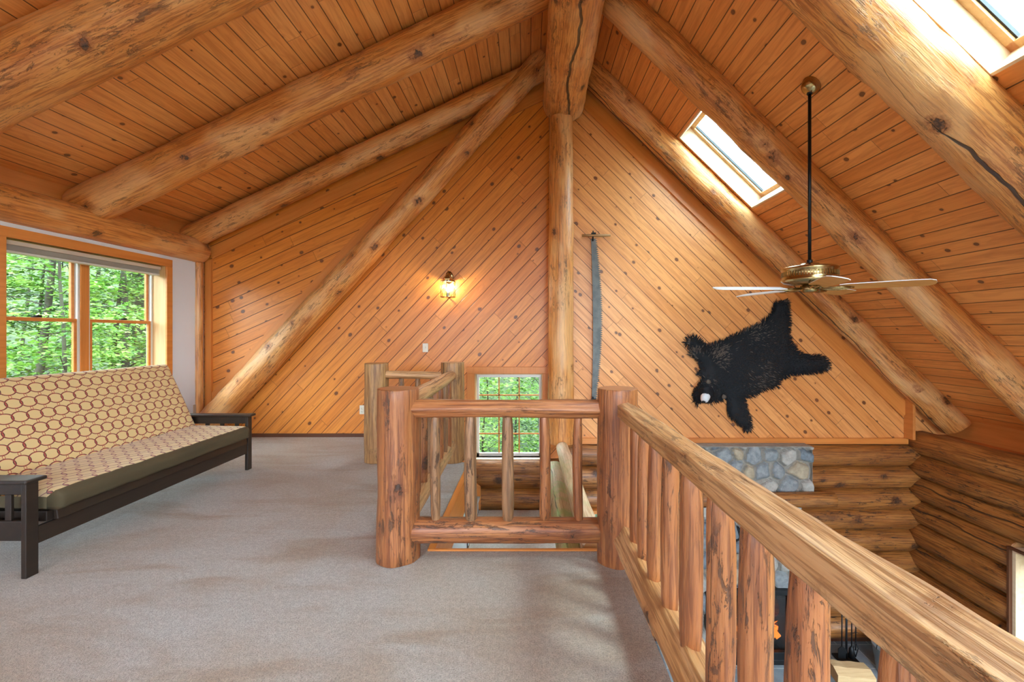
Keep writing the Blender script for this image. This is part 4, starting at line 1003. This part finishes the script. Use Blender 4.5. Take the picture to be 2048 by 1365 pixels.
# head: skull, muzzle, nose, ears
hx_, hz_ = hc; mb = MB(); mb.ball((hx_, GY-.11, hz_), .095, 3, scale=(1.05, .95, .95), amp=.12, seed=3)
hd = mb.build('head', M['fur_k'], BR)
mx_, mz_ = hp((178, 990)); dv = Vector((mx_-hx_, -.07, mz_-hz_)).normalized()
mb = MB(); c0 = Vector((hx_, GY-.13, hz_)); mb.tube([c0+dv*.03, c0+dv*.075, c0+dv*.115, c0+dv*.135], [.060, .056, .047, .030], 14); mb.build('muzzle', M['fur_w'], hd)
mb = MB(); mb.ball(tuple(c0+dv*.142), .020, 2, scale=(1.2, .8, .8)); mb.build('nose', M['steel_dark'], hd)
for q in ((250, 815), (395, 955)):
    ex_, ez_ = hp(q); mb = MB(); mb.ball((ex_, GY-.10, ez_), .030, 2, scale=(1, .45, 1), amp=.2, seed=q[0]); mb.build('ear', M['fur_g'], hd)
for q in ((185, 905), (262, 965)):
    ex_, ez_ = hp(q); mb = MB(); mb.ball((ex_, GY-.195, ez_), .009, 1); mb.build('eye', M['steel_dark'], hd)
for (q, dirs) in (((90, 440), (-1, .2)), ((640, 1265), (.1, -1)), ((1000, 70), (.2, 1)), ((1385, 680), (1, -.3))):
    cx_, cz_ = hp(q); dn = Vector((dirs[0], 0, dirs[1])).normalized(); pv = Vector((-dn.z, 0, dn.x)); mb = MB()
    for k in range(5):
        s_ = Vector((cx_, GY-.05, cz_))+pv*(k-2)*.016; mb.tube([s_, s_+dn*.018+Vector((0, -.006, 0)), s_+dn*.034+Vector((0, .006, 0))], [.005, .004, .001], 6)
    mb.build('claws', plain('claw_horn', (.14, .11, .09), .35), BR)

# ================================================================== OUTSIDE
mb = MB(); G = 40
def gh(x, y):
    d = max(abs(x)-6.5 if x < 0 else x-9, y-8., -y-7, 0)
    return -3.1 + .28*max(0, d) + .012*max(0, d-4)**2 + .35*noise.noise(Vector((x*.25, y*.25, 0)))*min(1, d/3)
for j in range(G+1):
    for i in range(G+1):
        x = -35+70*i/G; y = -20+65*j/G; mb.v.append((x, y, gh(x, y)))
for j in range(G):
    for i in range(G): a = j*(G+1)+i; mb.face([a, a+1, a+G+2, a+G+1], 0, True)
tag(mb.build('ground', M['ground'], origin=(0,0,0)), kind='structure')
def leaf(mb, p, s_, rng, mat, flat=.5):
    a = rng.uniform(0, 2*pi); t = Vector((cos(a), sin(a), rng.uniform(-.6, .25)*flat*1.6)).normalized()
    up = Vector((rng.gauss(0, flat), rng.gauss(0, flat), 1)).normalized(); sd_ = t.cross(up).normalized()
    b = len(mb.v); mb.v += [tuple(p), tuple(p+t*s_*.45+sd_*s_*.33), tuple(p+t*s_), tuple(p+t*s_*.45-sd_*s_*.33)]
    mb.face([b, b+1, b+2, b+3], mat)
def tree(x, y, h, r, label, mats, nspray=42, nleaf=80, spread=1.8, z0=.2, ls=.10, seed=1, lean=(0, 0), grp='trees outside the windows', cat='tree', name='tree'):
    rng = random.Random(seed); gz = gh(x, y)-.1
    T = empty(name, (x, y, gz), label, cat, grp)
    top = Vector((x+lean[0], y+lean[1], gz+h)); base = Vector((x, y, gz))
    mb = MB(); pts = [base.lerp(top, t)+Vector((noise.noise(Vector((seed, t*3, 0))), noise.noise(Vector((seed, t*3, 5))), 0))*.25*t for t in [i/10 for i in range(11)]]
    mb.tube(pts, [r*(1-.75*i/10) for i in range(11)], 12)
    lf = MB()
    for k in range(nspray):
        t = rng.uniform(z0, 1); c = base.lerp(top, t); a = rng.uniform(0, 2*pi); R = spread*(.25+rng.random())*(1.1-.6*t)
        e = c+Vector((cos(a)*R, sin(a)*R, rng.uniform(-.2, .35)))
        if k % 2 == 0: mb.tube([c, c.lerp(e, .5)+Vector((0, 0, .12)), e], [r*.18, r*.12, .006], 5)
        w_ = rng.uniform(.35, .75); m_ = 0 if rng.random() < .55 else 1
        for q in range(nleaf):
            rr2 = w_*sqrt(rng.random()); b_ = rng.uniform(0, 2*pi)
            leaf(lf, e+Vector((cos(b_)*rr2, sin(b_)*rr2, rng.gauss(0, .07)-.12*rr2)), ls*rng.uniform(.6, 1.3), rng, m_)
    mb.build('trunk', M['bark'], T, origin=tuple(base)); lf.build('foliage', mats, T, origin=tuple(base))
LA, LB, LC = M['leaf_a'], M['leaf_b'], M['leaf_c']
tree(-10.0, 11.75, 9, .24, 'large tree with a thick mossy trunk seen at the right edge of the left window', [LA, LB], 30, 70, 2.2, .5, seed=1)
tl = [(-6.9, 6.9), (-8.2, 8.9), (-9.4, 8.4), (-7.6, 8.8), (-11.2, 10.3), (-12.4, 12.6), (-10.4, 9.0), (-13.8, 15.5), (-15.5, 13.8), (-9.0, 10.6)]
TL = ['slender leafy maple closest to the left window, at the left of its lower panes', 'leafy maple behind the middle of the right-hand pane of the left window',
      'leafy maple seen through the left-hand pane, just left of the window mullion', 'leafy maple standing nearest behind the right-hand pane', 'taller maple deeper in the wood behind the left-hand pane',
      'distant maple behind the window mullion, deep in the wood', 'pale leafy maple at the far left edge of the left window', 'farthest maple behind the right-hand pane, high on the slope',
      'farthest maple at the left edge of the left window, high on the slope', 'maple just left of the thick mossy trunk in the right-hand pane']
for i, (x, y) in enumerate(tl):
    tree(x, y, 6.5+i % 3, .05+.02*(i % 4), TL[i], [[LA, LC], [LA, LB], [LC, LA]][i % 3], 60, 90, 1.5+.25*(i % 3), .22, seed=10+i, lean=(.6*(i % 3-1), .4), ls=.085 if i < 4 else .11)
SL = ['leafy shrub nearest the left edge of the gridded window', 'bright leafy shrub nearest the right side of the gridded window', 'shrub behind the middle column of the gridded window',
      'shrub half hidden by the tall log post, right of the gridded window', 'shrub farthest left on the bank beyond the gridded window', 'low shrub outside the lower window behind the balcony post']
for i, (x, y) in enumerate([(-.9, 9.2), (.25, 9.8), (-.3, 11.3), (1.1, 10.6), (-1.6, 12.0), (2.0, 9.6)]):
    tree(x, y, 3.6+.4*(i % 3), .035, SL[i], [[LA, LC], [LC, LA], [LA, LB]][i % 3], 46, 80, 1.0, .12, seed=40+i, ls=.085, grp='shrubs beyond the gridded window', cat='shrub', name='shrub')
for i, (x, y) in enumerate([(-2.0, 15), (.6, 16), (-.6, 19)]):
    tree(x, y, 8, .14, ['dark-green tree behind the left of the gridded window', 'dark-green tree behind the right of the gridded window', 'dark-green tree farthest up the bank beyond the gridded window'][i], [LB, LA], 50, 80, 2.2, .12, seed=60+i, ls=.13, grp='trees behind the shrubs')
